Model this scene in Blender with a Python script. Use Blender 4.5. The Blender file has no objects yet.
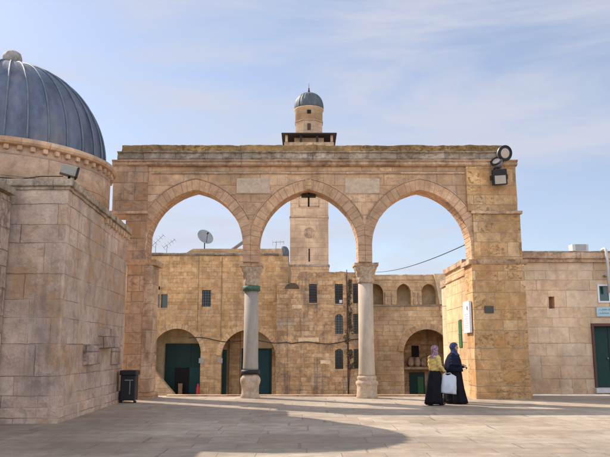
import bpy, bmesh, math, random
from mathutils import Vector, Matrix, noise
random.seed(11)
R = math.radians
PI = math.pi
scn = bpy.context.scene
COL = scn.collection
ORI = {}

# ------------------------------------------------------------------ materials
class NT:
    def __init__(s, name):
        s.m = bpy.data.materials.new(name); s.m.use_nodes = True
        s.t = s.m.node_tree; s.n = s.t.nodes; s.l = s.t.links
        s.b = s.n['Principled BSDF']
    def new(s, ty, **k):
        n = s.n.new(ty)
        for a, b in k.items(): setattr(n, a, b)
        return n
    def set(s, sock, v):
        if hasattr(v, 'is_linked') or isinstance(v, bpy.types.NodeSocket): s.l.new(v, sock)
        else: sock.default_value = v
    def math(s, op, a, b=0.0, c=0.0, clamp=False):
        n = s.new('ShaderNodeMath', operation=op, use_clamp=clamp)
        s.set(n.inputs[0], a); s.set(n.inputs[1], b); s.set(n.inputs[2], c)
        return n.outputs[0]
    def mix(s, f, a, b, mode='MIX'):
        n = s.new('ShaderNodeMix', data_type='RGBA', blend_type=mode)
        s.set(n.inputs[0], f)
        s.set(n.inputs[6], a if not isinstance(a, tuple) else (*a, 1)[:4])
        s.set(n.inputs[7], b if not isinstance(b, tuple) else (*b, 1)[:4])
        return n.outputs[2]
    def noise(s, vec, scale, detail=4, rough=.55, dist=0.0):
        n = s.new('ShaderNodeTexNoise'); s.l.new(vec, n.inputs['Vector'])
        n.inputs['Scale'].default_value = scale; n.inputs['Detail'].default_value = detail
        n.inputs['Roughness'].default_value = rough; n.inputs['Distortion'].default_value = dist
        return n.outputs['Fac']
    def rng(s, v, a, b, c=0.0, d=1.0):
        n = s.new('ShaderNodeMapRange', interpolation_type='SMOOTHSTEP'); s.set(n.inputs[0], v)
        for i, x in enumerate((a, b, c, d)): s.set(n.inputs[i+1], x)
        return n.outputs[0]
    def white(s, x, y=0.0):
        c = s.new('ShaderNodeCombineXYZ'); s.set(c.inputs[0], x); s.set(c.inputs[1], y)
        w = s.new('ShaderNodeTexWhiteNoise', noise_dimensions='2D'); s.l.new(c.outputs[0], w.inputs[0])
        return w.outputs['Value'], w.outputs['Color']
    def vec(s, src, sc=(1,1,1), off=(0,0,0)):
        m = s.new('ShaderNodeMapping'); s.l.new(src, m.inputs[0])
        m.inputs['Scale'].default_value = sc; m.inputs['Location'].default_value = off
        return m.outputs[0]
    def bump(s, h, strength, dist=.02, prev=None):
        n = s.new('ShaderNodeBump'); s.set(n.inputs['Strength'], strength); n.inputs['Distance'].default_value = dist
        s.l.new(h, n.inputs['Height'])
        if prev is not None: s.l.new(prev, n.inputs['Normal'])
        return n.outputs[0]
    def base(s, c, rough=.85, spec=.25, metal=0.0):
        s.set(s.b.inputs['Base Color'], c if not isinstance(c, tuple) else (*c, 1)[:4])
        s.set(s.b.inputs['Roughness'], rough); s.b.inputs['Specular IOR Level'].default_value = spec
        s.b.inputs['Metallic'].default_value = metal

def warm(c, k=1.0):
    return (min(.78, c[0]*1.38*k), c[1]*1.185*k, c[2]*.99*k)
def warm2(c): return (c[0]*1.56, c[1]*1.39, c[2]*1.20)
def ashlar(name, h, w, tones, mortar, stain=(.20,.10,.045), stain_amt=.5, grime=(.10,.085,.075), grime_amt=.3,
           joint=.012, jstr=.7, seed=0.0, bump=.7, wear=.5, streak=.3, var=.10, pale=.0, grain=26, rough=.9, jmin=.45):
    """dressed-stone courses of uneven height and block length, from the metre UVs"""
    t = NT(name)
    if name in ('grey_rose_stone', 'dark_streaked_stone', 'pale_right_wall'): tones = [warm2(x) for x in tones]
    elif name not in ('limestone_paving', 'lower_paving', 'lichen_coping', 'weathered_cornice'): tones = [warm(x) for x in tones]
    uv = t.new('ShaderNodeTexCoord').outputs['UV']
    pos = t.new('ShaderNodeNewGeometry').outputs['Position']
    wob = t.new('ShaderNodeTexNoise'); t.l.new(uv, wob.inputs['Vector']); wob.inputs['Scale'].default_value = 5
    sub = t.new('ShaderNodeVectorMath', operation='SUBTRACT'); t.l.new(wob.outputs['Color'], sub.inputs[0]); sub.inputs[1].default_value = (.5,.5,.5)
    scl = t.new('ShaderNodeVectorMath', operation='SCALE'); t.l.new(sub.outputs[0], scl.inputs[0]); scl.inputs['Scale'].default_value = .03
    add = t.new('ShaderNodeVectorMath', operation='ADD'); t.l.new(uv, add.inputs[0]); t.l.new(scl.outputs[0], add.inputs[1])
    sp = t.new('ShaderNodeSeparateXYZ'); t.l.new(add.outputs[0], sp.inputs[0])
    U, V = sp.outputs[0], sp.outputs[1]
    v = t.math('DIVIDE', V, h)
    v = t.math('ADD', v, t.math('MULTIPLY', t.math('SINE', t.math('MULTIPLY_ADD', v, 1.9, seed)), .2))
    row = t.math('FLOOR', v)
    r1, _ = t.white(row, seed + 3.3)
    u = t.math('DIVIDE', U, t.math('MULTIPLY', w, t.math('MULTIPLY_ADD', r1, .75, .62)))
    u = t.math('ADD', u, t.math('MULTIPLY', r1, 37.0))
    u = t.math('ADD', u, t.math('MULTIPLY', t.math('SINE', t.math('ADD', t.math('MULTIPLY', u, 2.3), t.math('MULTIPLY', row, 1.7))), .26))
    col = t.math('FLOOR', u)
    rv, rc = t.white(t.math('ADD', col, seed), row)
    fu = t.math('FRACT', u); fv = t.math('FRACT', v)
    du = t.math('MULTIPLY', t.math('MINIMUM', fu, t.math('SUBTRACT', 1.0, fu)), w)
    dv = t.math('MULTIPLY', t.math('MINIMUM', fv, t.math('SUBTRACT', 1.0, fv)), h)
    d = t.math('MINIMUM', du, dv)
    n1 = t.noise(pos, 22, 3)
    d = t.math('SUBTRACT', d, t.math('MULTIPLY', t.math('SUBTRACT', n1, .45), joint*1.6))
    jm = t.rng(d, joint*.35, joint*1.25, 1.0, 0.0)
    fade = t.rng(t.noise(pos, .9, 3), .36, .62, jmin, 1.0)
    jm = t.math('MULTIPLY', jm, fade)
    ramp = t.new('ShaderNodeValToRGB'); t.l.new(rv, ramp.inputs[0])
    e = ramp.color_ramp.elements; e[0].position = 0; e[0].color = (*tones[0], 1); e[1].position = 1; e[1].color = (*tones[-1], 1)
    for i, c in enumerate(tones[1:-1]):
        k = e.new((i+1)/(len(tones)-1)); k.color = (*c, 1)
    c = ramp.outputs[0]
    # soften block contrast, then add mottling
    mean = tuple(sum(x[i] for x in tones)/len(tones) for i in range(3))
    c = t.mix(t.rng(t.noise(pos, .7, 2), .4, .65, .10, .45), c, mean)
    m1 = t.noise(pos, 3.2, 6, .65, .4)
    c = t.mix(1.0, c, t.new_gray(t.rng(m1, .30, .70, 1-var*1.7, 1+var*1.3)), 'MULTIPLY')
    big = t.noise(t.vec(pos, (1,1,.8), (seed*3,5,1)), .33, 4, .6, .5)
    c = t.mix(1.0, c, t.new_gray(t.rng(big, .36, .64, .74, 1.12)), 'MULTIPLY')
    fine = t.noise(pos, grain, 5, .7)
    c = t.mix(1.0, c, t.new_gray(t.rng(fine, .2, .8, 1-var*1.5, 1+var*1.3)), 'MULTIPLY')
    scol = t.new('ShaderNodeSeparateColor'); t.l.new(rc, scol.inputs[0])
    bl1 = t.rng(scol.outputs[0], .2, .75, .30, 1.0); bl2 = t.rng(scol.outputs[1], .25, .65, .0, 1.0)
    st = t.math('MULTIPLY', t.rng(t.noise(t.vec(pos, (1,1,1), (seed,3,0)), 1.15, 8, .68, .8), .46, .62), stain_amt)
    st = t.math('MULTIPLY', st, bl1)
    c = t.mix(st, c, stain)
    chip = t.math('MULTIPLY', t.rng(t.noise(t.vec(pos, (1,1,1.7), (seed*2,0,7)), 6.5, 5, .65, .3), .52, .65), wear)
    chip = t.math('MULTIPLY', chip, t.math('MULTIPLY', bl2, t.rng(d, joint*1.5, joint*4)))
    c = t.mix(chip, c, tuple(x*.72 for x in stain))
    stq = t.math('MULTIPLY', t.rng(t.noise(t.vec(pos, (2.6,2.6,.16), (seed,0,0)), 1.0, 6, .7), .50, .68), streak)
    c = t.mix(stq, c, grime)
    gr = t.math('MULTIPLY', t.rng(t.noise(t.vec(pos, (1,1,1), (9,seed,0)), 2.1, 9, .75, .5), .49, .63), grime_amt)
    c = t.mix(gr, c, grime)
    if pale: c = t.mix(t.math('MULTIPLY', t.rng(t.noise(t.vec(pos, (1,1,1), (4,4,seed)), .8, 7, .7), .5, .7), pale), c, (.58,.50,.42))
    c = t.mix(t.math('MULTIPLY', jm, jstr), c, mortar)
    t.base(c, rough, .2)
    hgt = t.math('MULTIPLY_ADD', jm, -1.6, t.math('MULTIPLY', rv, .55))
    hgt = t.math('ADD', hgt, t.math('MULTIPLY', fine, .45))
    hgt = t.math('ADD', hgt, t.math('MULTIPLY', m1, .35))
    hgt = t.math('SUBTRACT', hgt, t.math('MULTIPLY', chip, .9))
    t.l.new(t.bump(hgt, bump, .03), t.b.inputs['Normal'])
    return t.m
def _ng(s, v):
    n = s.new('ShaderNodeCombineColor'); 
    for i in range(3): s.l.new(v, n.inputs[i])
    return n.outputs[0]
NT.new_gray = _ng

def plain(name, c, rough=.7, metal=0.0, spec=.3, var=.12, scale=6, bump=.15, dirt=None, dirt_amt=.4, zs=1.0):
    t = NT(name)
    pos = t.new('ShaderNodeTexCoord').outputs['Object']
    n = t.noise(t.vec(pos, (1,1,zs)), scale, 6, .65, .3)
    f = t.noise(pos, scale*9, 4, .7)
    cc = t.mix(1.0, (*c, 1), t.new_gray(t.rng(n, .25, .75, 1-var*1.6, 1+var)), 'MULTIPLY')
    if dirt is not None:
        cc = t.mix(t.math('MULTIPLY', t.rng(t.noise(t.vec(pos, (1,1,zs), (5,1,2)), scale*.6, 8, .75, .6), .48, .7), dirt_amt), cc, dirt)
    t.base(cc, t.rng(n, .2, .8, max(0, rough-.12), min(1, rough+.1)), spec, metal)
    if bump: t.l.new(t.bump(t.math('ADD', n, t.math('MULTIPLY', f, .4)), bump, .02), t.b.inputs['Normal'])
    return t.m

M = {}
OCH = [(.47,.33,.195),(.54,.40,.255),(.42,.285,.16),(.56,.44,.30),(.49,.345,.205)]
M['pier_stone'] = ashlar('warm_pier_stone', .40, .62, [(.49,.32,.165),(.58,.44,.28),(.38,.235,.115),(.54,.37,.20),(.45,.30,.155)], (.42,.31,.20),
    stain=(.50,.25,.09), stain_amt=.9, seed=1.0, wear=.9, streak=.12, grime_amt=.12, joint=.012, jstr=.75, var=.16)
M['spandrel'] = ashlar('spandrel_stone', .34, .70, [(.50,.37,.245),(.54,.42,.30),(.46,.325,.205),(.53,.38,.26)], (.36,.26,.18),
    stain=(.50,.27,.14), stain_amt=.6, seed=2.0, wear=.45, streak=.15, grime_amt=.22, joint=.010, jstr=.55, var=.11)
M['voussoir'] = ashlar('voussoir_stone', .19, 9.0, [(.50,.36,.24),(.53,.40,.28),(.47,.31,.195),(.51,.38,.27)], (.38,.27,.18),
    stain=(.46,.22,.11), stain_amt=.5, seed=3.0, wear=.3, streak=.0, grime_amt=.2, joint=.009, jstr=.5, var=.10)
M['soffit'] = ashlar('soffit_brick', .11, .45, [(.52,.36,.24),(.58,.43,.32),(.46,.29,.18)], (.36,.25,.18), stain_amt=.3, seed=3.5, wear=.2, streak=0, joint=.012, jstr=.7)
M['left_stone'] = ashlar('grey_rose_stone', .52, .95, [(.40,.325,.275),(.44,.365,.315),(.36,.285,.24),(.43,.345,.285)], (.22,.165,.13),
    stain=(.50,.29,.14), stain_amt=.75, grime=(.20,.165,.15), grime_amt=.38, seed=4.0, wear=.25, streak=.5, joint=.009, jstr=.6, jmin=.08, pale=.4, var=.10)
M['left_dark'] = ashlar('dark_streaked_stone', .45, .8, [(.33,.27,.235),(.38,.31,.265),(.29,.225,.19)], (.17,.13,.11),
    stain=(.32,.17,.08), stain_amt=.5, grime=(.08,.07,.07), grime_amt=.6, seed=4.6, wear=.4, streak=.75, joint=.014, jstr=.6)
M['left_pier'] = ashlar('left_pier_stone', .42, .6, [(.42,.31,.215),(.47,.36,.27),(.36,.25,.16)], (.24,.17,.12),
    stain=(.46,.23,.10), stain_amt=.7, grime=(.11,.09,.085), grime_amt=.4, seed=5.0, wear=.5, streak=.25, joint=.013, jstr=.6)
M['drum'] = ashlar('drum_stone', .42, .8, [(.52,.39,.29),(.55,.43,.33),(.48,.35,.25)], (.40,.29,.21), stain=(.38,.21,.11), stain_amt=.4, seed=6.0, wear=.2, streak=.15, jstr=.35)
M['cornice'] = ashlar('weathered_cornice', .9, 1.1, [(.46,.35,.24),(.54,.43,.31),(.38,.275,.18)], (.14,.11,.09),
    stain=(.20,.125,.07), stain_amt=.5, grime=(.165,.12,.08), grime_amt=.75, seed=7.0, wear=.5, streak=.35, joint=.010, jstr=.6, bump=.8, var=.16, grain=18)
M['lichen'] = ashlar('lichen_coping', .9, 1.6, [(.37,.205,.075),(.42,.245,.095),(.31,.17,.06)], (.12,.08,.05),
    stain=(.21,.125,.045), stain_amt=.8, grime=(.15,.105,.055), grime_amt=.5, seed=8.0, wear=.8, streak=.3, joint=.01, jstr=.4, bump=.9, var=.2, grain=15)
M['moulding'] = ashlar('moulding_stone', .5, .9, [(.48,.37,.27),(.52,.41,.31),(.43,.32,.23)], (.24,.17,.12), stain_amt=.5, grime_amt=.45, seed=9.0, wear=.35, joint=.008, jstr=.5)
M['facade_left'] = ashlar('ochre_rubble_facade', .27, .46, [(.46,.305,.155),(.53,.38,.22),(.38,.235,.11),(.50,.34,.18)], (.36,.25,.145),
    stain=(.46,.26,.11), stain_amt=.45, seed=10.0, wear=.4, streak=.35, grime_amt=.3, joint=.014, jstr=.36, jmin=.15, pale=.15)
M['voussoir_ochre'] = ashlar('ochre_voussoir', .26, 9.0, [(.50,.35,.20),(.54,.40,.25),(.44,.29,.16)], (.28,.19,.11), stain_amt=.3, seed=3.0, wear=.2, streak=.0, grime_amt=.2, joint=.014, jstr=.6)
M['facade_mid'] = ashlar('brown_coursed_facade', .31, .52, [(.43,.29,.155),(.52,.39,.25),(.32,.195,.095),(.48,.33,.185),(.36,.235,.12)], (.27,.18,.105),
    stain=(.38,.21,.095), stain_amt=.6, seed=11.0, wear=.7, streak=.55, grime_amt=.5, joint=.016, jstr=.5, jmin=.2, pale=.3)
M['facade_right'] = ashlar('yellow_coursed_facade', .36, .6, [(.48,.34,.195),(.54,.41,.26),(.42,.28,.15)], (.34,.24,.145),
    stain=(.46,.27,.12), stain_amt=.45, seed=12.0, wear=.3, streak=.15, grime_amt=.2, joint=.014, jstr=.5, pale=.2)
M['plaster'] = ashlar('cream_niche_plaster', 3, 5, [(.60,.46,.30),(.62,.48,.32)], (.5,.38,.26), stain_amt=.2, seed=13.0, wear=.05, streak=.15, grime_amt=.1, jstr=.1)
M['right_stone'] = ashlar('pale_right_wall', .44, .80, [(.52,.41,.29),(.56,.455,.335),(.49,.37,.25),(.54,.41,.285)], (.38,.29,.205),
    stain=(.40,.25,.14), stain_amt=.4, seed=14.0, wear=.14, streak=.10, grime_amt=.14, jmin=.15, joint=.009, jstr=.4, pale=.25, var=.07)
M['gate_stone'] = ashlar('honey_gate_wall', .42, .7, [(.54,.41,.26),(.58,.46,.31),(.50,.36,.21)], (.40,.30,.19),
    stain=(.42,.24,.11), stain_amt=.35, seed=15.0, wear=.15, streak=.05, grime_amt=.1, joint=.011, jstr=.45)
M['minaret'] = ashlar('smooth_minaret_stone', .55, .95, [(.52,.40,.28),(.55,.43,.31),(.49,.37,.255)], (.40,.30,.21),
    stain=(.42,.27,.16), stain_amt=.25, seed=16.0, wear=.1, streak=.1, grime_amt=.1, joint=.016, jstr=.4, var=.05)
M['paving'] = ashlar('limestone_paving', .62, 1.05, [(.425,.338,.242),(.47,.385,.28),(.37,.285,.203),(.445,.335,.24),(.495,.405,.30)], (.15,.115,.09),
    stain=(.33,.24,.15), stain_amt=.4, grime=(.24,.195,.145), grime_amt=.35, seed=17.0, wear=.15, streak=0, joint=.013, jstr=.55, bump=.4, var=.09, rough=.6)
M['lower_paving'] = ashlar('lower_paving', .6, .9, [(.38,.33,.28),(.44,.39,.33)], (.24,.2,.16), seed=18.0, wear=0, streak=0, joint=.02)
M['capital'] = plain('carved_capital_stone', (.54,.39,.25), .9, var=.25, scale=14, bump=.6, dirt=(.13,.09,.06), dirt_amt=.6)
M['column_white'] = plain('grey_marble_shaft', (.36,.305,.23), .8, var=.12, scale=5, bump=.06, dirt=(.38,.32,.29), dirt_amt=.6, zs=.4)
M['column_cream'] = plain('cream_marble_shaft', (.50,.39,.27), .8, var=.12, scale=5, bump=.08, dirt=(.40,.28,.19), dirt_amt=.5, zs=.4)
M['base_stone'] = plain('worn_base_stone', (.53,.385,.255), .8, var=.2, scale=7, bump=.3, dirt=(.30,.19,.12), dirt_amt=.6)
M['verdigris'] = plain('verdigris_band', (.06,.13,.075), .6, metal=.2, var=.3, scale=20, bump=.3, dirt=(.22,.26,.17), dirt_amt=.5)
M['iron'] = plain('dark_iron', (.035,.032,.03), .55, metal=.5, var=.2, scale=12)
M['lead'] = plain('blue_lead_sheet', (.13,.15,.195), .55, metal=.3, spec=.5, var=.32, scale=2.2, bump=.45, dirt=(.235,.205,.19), dirt_amt=.8, zs=.35)
M['lead_rib'] = plain('pale_lead_seam', (.16,.19,.215), .6, metal=.2, var=.2, scale=4)
M['lead_green'] = plain('grey_green_lead', (.105,.115,.115), .6, metal=.3, var=.25, scale=3, bump=.2, dirt=(.24,.26,.24), dirt_amt=.6, zs=.4)
M['finial_stone'] = plain('finial_stone', (.36,.32,.27), .8, var=.2, scale=10, bump=.4)
M['dark_wood'] = plain('dark_wood', (.05,.036,.03), .8, var=.3, scale=6)
M['green_door'] = plain('green_painted_door', (.008,.040,.030), .6, var=.2, scale=3, dirt=(.02,.035,.03))
M['teal_door'] = plain('teal_painted_door', (.008,.055,.055), .55, var=.2, scale=3)
M['green_paint'] = plain('green_paint', (.045,.14,.05), .5, var=.1, scale=8)
M['brown_frame'] = plain('red_brown_frame', (.11,.04,.028), .5, var=.15, scale=8)
M['dark_in'] = plain('dark_interior', (.02,.016,.014), .9, var=.2)
M['grey_slab'] = plain('grey_inset_slab', (.60,.44,.285), .85, var=.14, scale=9, bump=.35, dirt=(.44,.30,.18), dirt_amt=.6)
M['dark_plaque'] = plain('dark_bronze_plaque', (.085,.075,.06), .6, var=.2, scale=18, bump=.4)
M['white_paint'] = plain('white_paint', (.74,.74,.76), .5, var=.04, scale=3, bump=.03)
M['off_white'] = plain('off_white_plastic', (.62,.60,.56), .5, var=.08, scale=4, bump=.05, dirt=(.4,.34,.28), dirt_amt=.4)
M['pipe_white'] = plain('pipe_white', (.60,.56,.50), .6, var=.08, scale=5, dirt=(.42,.33,.25), dirt_amt=.4)
M['black'] = plain('black_plastic', (.018,.018,.02), .5, var=.15, scale=9)
M['grey_metal'] = plain('grey_metal', (.27,.28,.28), .45, metal=.6, var=.15, scale=9)
M['dish'] = plain('dish_grey_paint', (.33,.33,.31), .55, var=.12, scale=4, dirt=(.2,.18,.15), dirt_amt=.4)
M['lamp_box'] = plain('pale_green_lamp_housing', (.34,.31,.25), .7, var=.12, scale=8, dirt=(.2,.18,.14), dirt_amt=.4)
M['red'] = plain('red_paint', (.45,.03,.025), .45, var=.1, scale=9)
M['teal_sign'] = plain('pale_teal_sign', (.42,.55,.56), .5, var=.04, scale=5, bump=.0)
M['teal_ink'] = plain('teal_ink', (.06,.22,.24), .6, var=.05)
M['brown_ink'] = plain('brown_ink', (.40,.18,.07), .7, var=.2, scale=30)
M['tiles'] = plain('red_roof_slab', (.35,.22,.15), .85, var=.15, scale=4)
M['yellow_knit'] = plain('yellow_knit', (.62,.45,.15), .95, var=.14, scale=12, bump=.5, spec=.1)
M['black_cloth'] = plain('black_cloth', (.012,.011,.013), .9, var=.3, scale=5, bump=.3, spec=.12)
M['navy_cloth'] = plain('navy_cloth', (.012,.015,.030), .9, var=.3, scale=6, bump=.3, spec=.12)
M['bag'] = plain('white_bag_plastic', (.56,.56,.57), .45, var=.08, scale=6, bump=.25)
M['skin'] = plain('skin', (.42,.25,.17), .55, var=.06, scale=20, bump=.05)
M['shoe'] = plain('brown_shoe', (.11,.04,.03), .5, var=.1, scale=12)
M['deep_brown'] = plain('deep_brown_stone', (.13,.085,.05), .9, var=.3)
M['joint'] = plain('old_mortar_joint', (.22,.15,.09), .9, var=.4, scale=3)
M['creeper'] = plain('dry_creeper', (.13,.095,.055), .9, var=.4, scale=5)
def glass_mat(name, c, rough=.12):
    t = NT(name); pos = t.new('ShaderNodeTexCoord').outputs['Object']
    n = t.noise(pos, 2.5, 3)
    t.base(t.mix(n, tuple(x*.6 for x in c), tuple(x*1.4 for x in c)), rough, .6)
    return t.m
M['glass'] = glass_mat('dark_window_glass', (.02,.024,.026))
M['glass_green'] = glass_mat('green_window_glass', (.012,.05,.045))
M['lens'] = glass_mat('lamp_lens_glass', (.44,.36,.28), .55)
def scarf_mat():
    t = NT('pink_print_scarf'); pos = t.new('ShaderNodeTexCoord').outputs['Object']
    v = t.new('ShaderNodeTexVoronoi'); t.l.new(pos, v.inputs['Vector']); v.inputs['Scale'].default_value = 26
    c = t.mix(t.rng(v.outputs['Distance'], .25, .5), (.50,.42,.42), (.27,.11,.14))
    c = t.mix(t.rng(t.noise(pos, 16, 3), .5, .62), c, (.22,.14,.20))
    t.base(c, .9, .1); t.l.new(t.bump(t.noise(pos, 14, 4), .4, .02), t.b.inputs['Normal'])
    return t.m
M['scarf_pink'] = scarf_mat()
def scarf2():
    t = NT('blue_print_scarf'); pos = t.new('ShaderNodeTexCoord').outputs['Object']
    v = t.new('ShaderNodeTexVoronoi'); t.l.new(pos, v.inputs['Vector']); v.inputs['Scale'].default_value = 30
    c = t.mix(t.rng(v.outputs['Distance'], .2, .45), (.085,.10,.17), (.03,.04,.09))
    t.base(c, .9, .1); t.l.new(t.bump(t.noise(pos, 14, 4), .4, .02), t.b.inputs['Normal'])
    return t.m
M['scarf_blue'] = scarf2()

# ------------------------------------------------------------------ mesh building
class MB:
    def __init__(s): s.v = []; s.f = []; s.uv = []; s.sm = []; s.mi = []
    def face(s, idx, uv=None, smooth=False, mi=0):
        s.f.append(tuple(idx)); s.uv.append(uv); s.sm.append(smooth); s.mi.append(mi)
    def quad(s, pts, uv=None, smooth=False, mi=0):
        n = len(s.v); s.v += [tuple(p) for p in pts]; s.face(range(n, n+len(pts)), uv, smooth, mi)
    def box(s, x0, x1, y0, y1, z0, z1, T=None, mi=0):
        n = len(s.v)
        P = [(x0,y0,z0),(x1,y0,z0),(x1,y1,z0),(x0,y1,z0),(x0,y0,z1),(x1,y0,z1),(x1,y1,z1),(x0,y1,z1)]
        if T is not None: P = [tuple(T @ Vector(p)) for p in P]
        s.v += P
        for q in ((3,2,1,0),(4,5,6,7),(0,1,5,4),(1,2,6,5),(2,3,7,6),(3,0,4,7)): s.face([n+i for i in q], mi=mi)
        return s
    def prism(s, poly, lo, hi, ax='z', mi=0):
        """poly: 2-D points; ax: extrusion axis. x-> (y,z), y-> (x,z), z-> (x,y)"""
        f = {'x': lambda p, t: (t,p[0],p[1]), 'y': lambda p, t: (p[0],t,p[1]), 'z': lambda p, t: (p[0],p[1],t)}[ax]
        n = len(s.v); k = len(poly)
        s.v += [f(p, lo) for p in poly] + [f(p, hi) for p in poly]
        s.face([n+i for i in range(k)][::-1], mi=mi); s.face([n+k+i for i in range(k)], mi=mi)
        for i in range(k):
            j = (i+1) % k; s.face((n+i, n+j, n+k+j, n+k+i), mi=mi)
        return s
    def lathe(s, prof, c, seg=32, rf=None, a0=0.0, smooth=True, sx=1.0, T=None):
        n = len(s.v); L = 0; prev = None
        rows = []
        for i, (r, z) in enumerate(prof):
            if prev: L += math.hypot(r-prev[0], z-prev[1])
            prev = (r, z); rows.append(L)
            for j in range(seg):
                a = a0 + 2*PI*j/seg
                rr = r*(rf(a, z) if rf else 1)
                p = (rr*math.cos(a)*sx, rr*math.sin(a), z)
                if T is not None: p = tuple(T @ Vector(p))
                s.v.append((c[0]+p[0], c[1]+p[1], c[2]+p[2]))
        rm = max(r for r, z in prof)
        for i in range(len(prof)-1):
            for j in range(seg):
                k = (j+1) % seg
                s.face((n+i*seg+j, n+i*seg+k, n+(i+1)*seg+k, n+(i+1)*seg+j),
                       [(rm*2*PI*j/seg, rows[i]+c[2]), (rm*2*PI*(j+1)/seg, rows[i]+c[2]), (rm*2*PI*(j+1)/seg, rows[i+1]+c[2]), (rm*2*PI*j/seg, rows[i+1]+c[2])], smooth)
        if prof[0][0] > 1e-4: s.face([n+j for j in range(seg)][::-1])
        if prof[-1][0] > 1e-4: s.face([n+(len(prof)-1)*seg+j for j in range(seg)])
        return s
    def tube(s, pts, r, seg=8, smooth=True):
        pts = [Vector(p) for p in pts]; n = len(s.v)
        rr = r if isinstance(r, (list, tuple)) else [r]*len(pts)
        a = None
        for i, p in enumerate(pts):
            d = (pts[min(i+1, len(pts)-1)] - pts[max(i-1, 0)]).normalized()
            if a is None: a = d.cross(Vector((0,0,1))) if abs(d.z) < .95 else d.cross(Vector((0,1,0)))
            else: a = a - d*a.dot(d)
            a.normalize(); b = d.cross(a)
            for j in range(seg):
                t = 2*PI*j/seg; s.v.append(tuple(p + rr[i]*(a*math.cos(t) + b*math.sin(t))))
        for i in range(len(pts)-1):
            for j in range(seg):
                k = (j+1) % seg; s.face((n+i*seg+j, n+(i+1)*seg+j, n+(i+1)*seg+k, n+i*seg+k), smooth=smooth)
        s.face([n+j for j in range(seg)]); s.face([n+(len(pts)-1)*seg+j for j in range(seg)][::-1])
        return s
    def build(s, name, mat, parent=None, bevel=0.0, rough=0.0, sub=.35, solid=True, seed=0.0):
        o0 = ORI.get(parent.name, Vector((0,0,0))) if parent else Vector((0,0,0))
        me = bpy.data.meshes.new(name)
        bm = bmesh.new()
        vs = [bm.verts.new(p) for p in s.v]
        uvl = bm.loops.layers.uv.new('UVMap')
        for f, uv, sm, mi in zip(s.f, s.uv, s.sm, s.mi):
            try: bf = bm.faces.new([vs[i] for i in f])
            except ValueError: continue
            bf.smooth = sm; bf.material_index = mi
            if uv:
                for lp, q in zip(bf.loops, uv): lp[uvl].uv = q
            else:
                bf.normal_update(); nn = bf.normal; ax = max(range(3), key=lambda i: abs(nn[i]))
                for lp in bf.loops:
                    c = lp.vert.co
                    lp[uvl].uv = (c.y+.37, c.z) if ax == 0 else ((c.x, c.z) if ax == 1 else (c.x, c.y))
        if bevel:
            es = [e for e in bm.edges if len(e.link_faces) == 2 and e.calc_face_angle(0) > .5]
            bmesh.ops.bevel(bm, geom=es, offset=bevel, segments=2, profile=.6, affect='EDGES', clamp_overlap=True)
        if rough:
            for _ in range(7):
                es = [e for e in bm.edges if e.calc_length() > sub]
                if not es: break
                bmesh.ops.subdivide_edges(bm, edges=es, cuts=1, use_grid_fill=True)
                if len(bm.verts) > 60000: break
            for v in bm.verts:
                q = v.co*1.7 + Vector((seed, seed*2, 0)); q2 = v.co*6.5
                d = noise.noise_vector(q)*rough*.7 + noise.noise_vector(q2)*rough*.7
                v.co += d
        for v in bm.verts: v.co -= o0
        bm.to_mesh(me); bm.free()
        for mm in (mat if isinstance(mat, list) else [mat]): me.materials.append(mm)
        o = bpy.data.objects.new(name, me); COL.objects.link(o)
        if parent: o.parent = parent; ORI[o.name] = o0
        else: ORI[o.name] = Vector((0,0,0))
        return o

def root(name, loc, label, cat, group=None):
    o = bpy.data.objects.new(name, None); COL.objects.link(o); o.location = loc
    o.empty_display_size = .2
    ORI[o.name] = Vector(loc); o['label'] = label; o['category'] = cat
    if group: o['group'] = group
    return o
def tag(o, label, cat, group=None):
    o['label'] = label; o['category'] = cat
    if group: o['group'] = group
    return o
def struct(o): o['kind'] = 'structure'; return o
def box(x0, x1, y0, y1, z0, z1): return MB().box(x0, x1, y0, y1, z0, z1)

def arch_z(x, xc, hw, zs, rise):
    """height of a two-centred pointed arch at x"""
    d = abs(x-xc)
    if d >= hw: return zs
    if rise >= hw:
        e = (rise*rise-hw*hw)/(2*hw); Rr = hw+e
        return zs + math.sqrt(max(0, Rr*Rr-(d+e)**2))
    Rr = (hw*hw+rise*rise)/(2*rise); return zs + math.sqrt(Rr*Rr-d*d) - (Rr-rise)
def arch_op(xc, hw, z0, zs, rise, n=28):
    xs = [xc-hw*math.cos(PI*i/n) for i in range(n+1)]
    return dict(x0=xc-hw, x1=xc+hw, z0=z0, top=lambda x: arch_z(x, xc, hw, zs, rise), xs=xs)
def rect_op(x0, x1, z0, z1): return dict(x0=x0, x1=x1, z0=z0, top=lambda x: z1, xs=[x0, x1])

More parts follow.
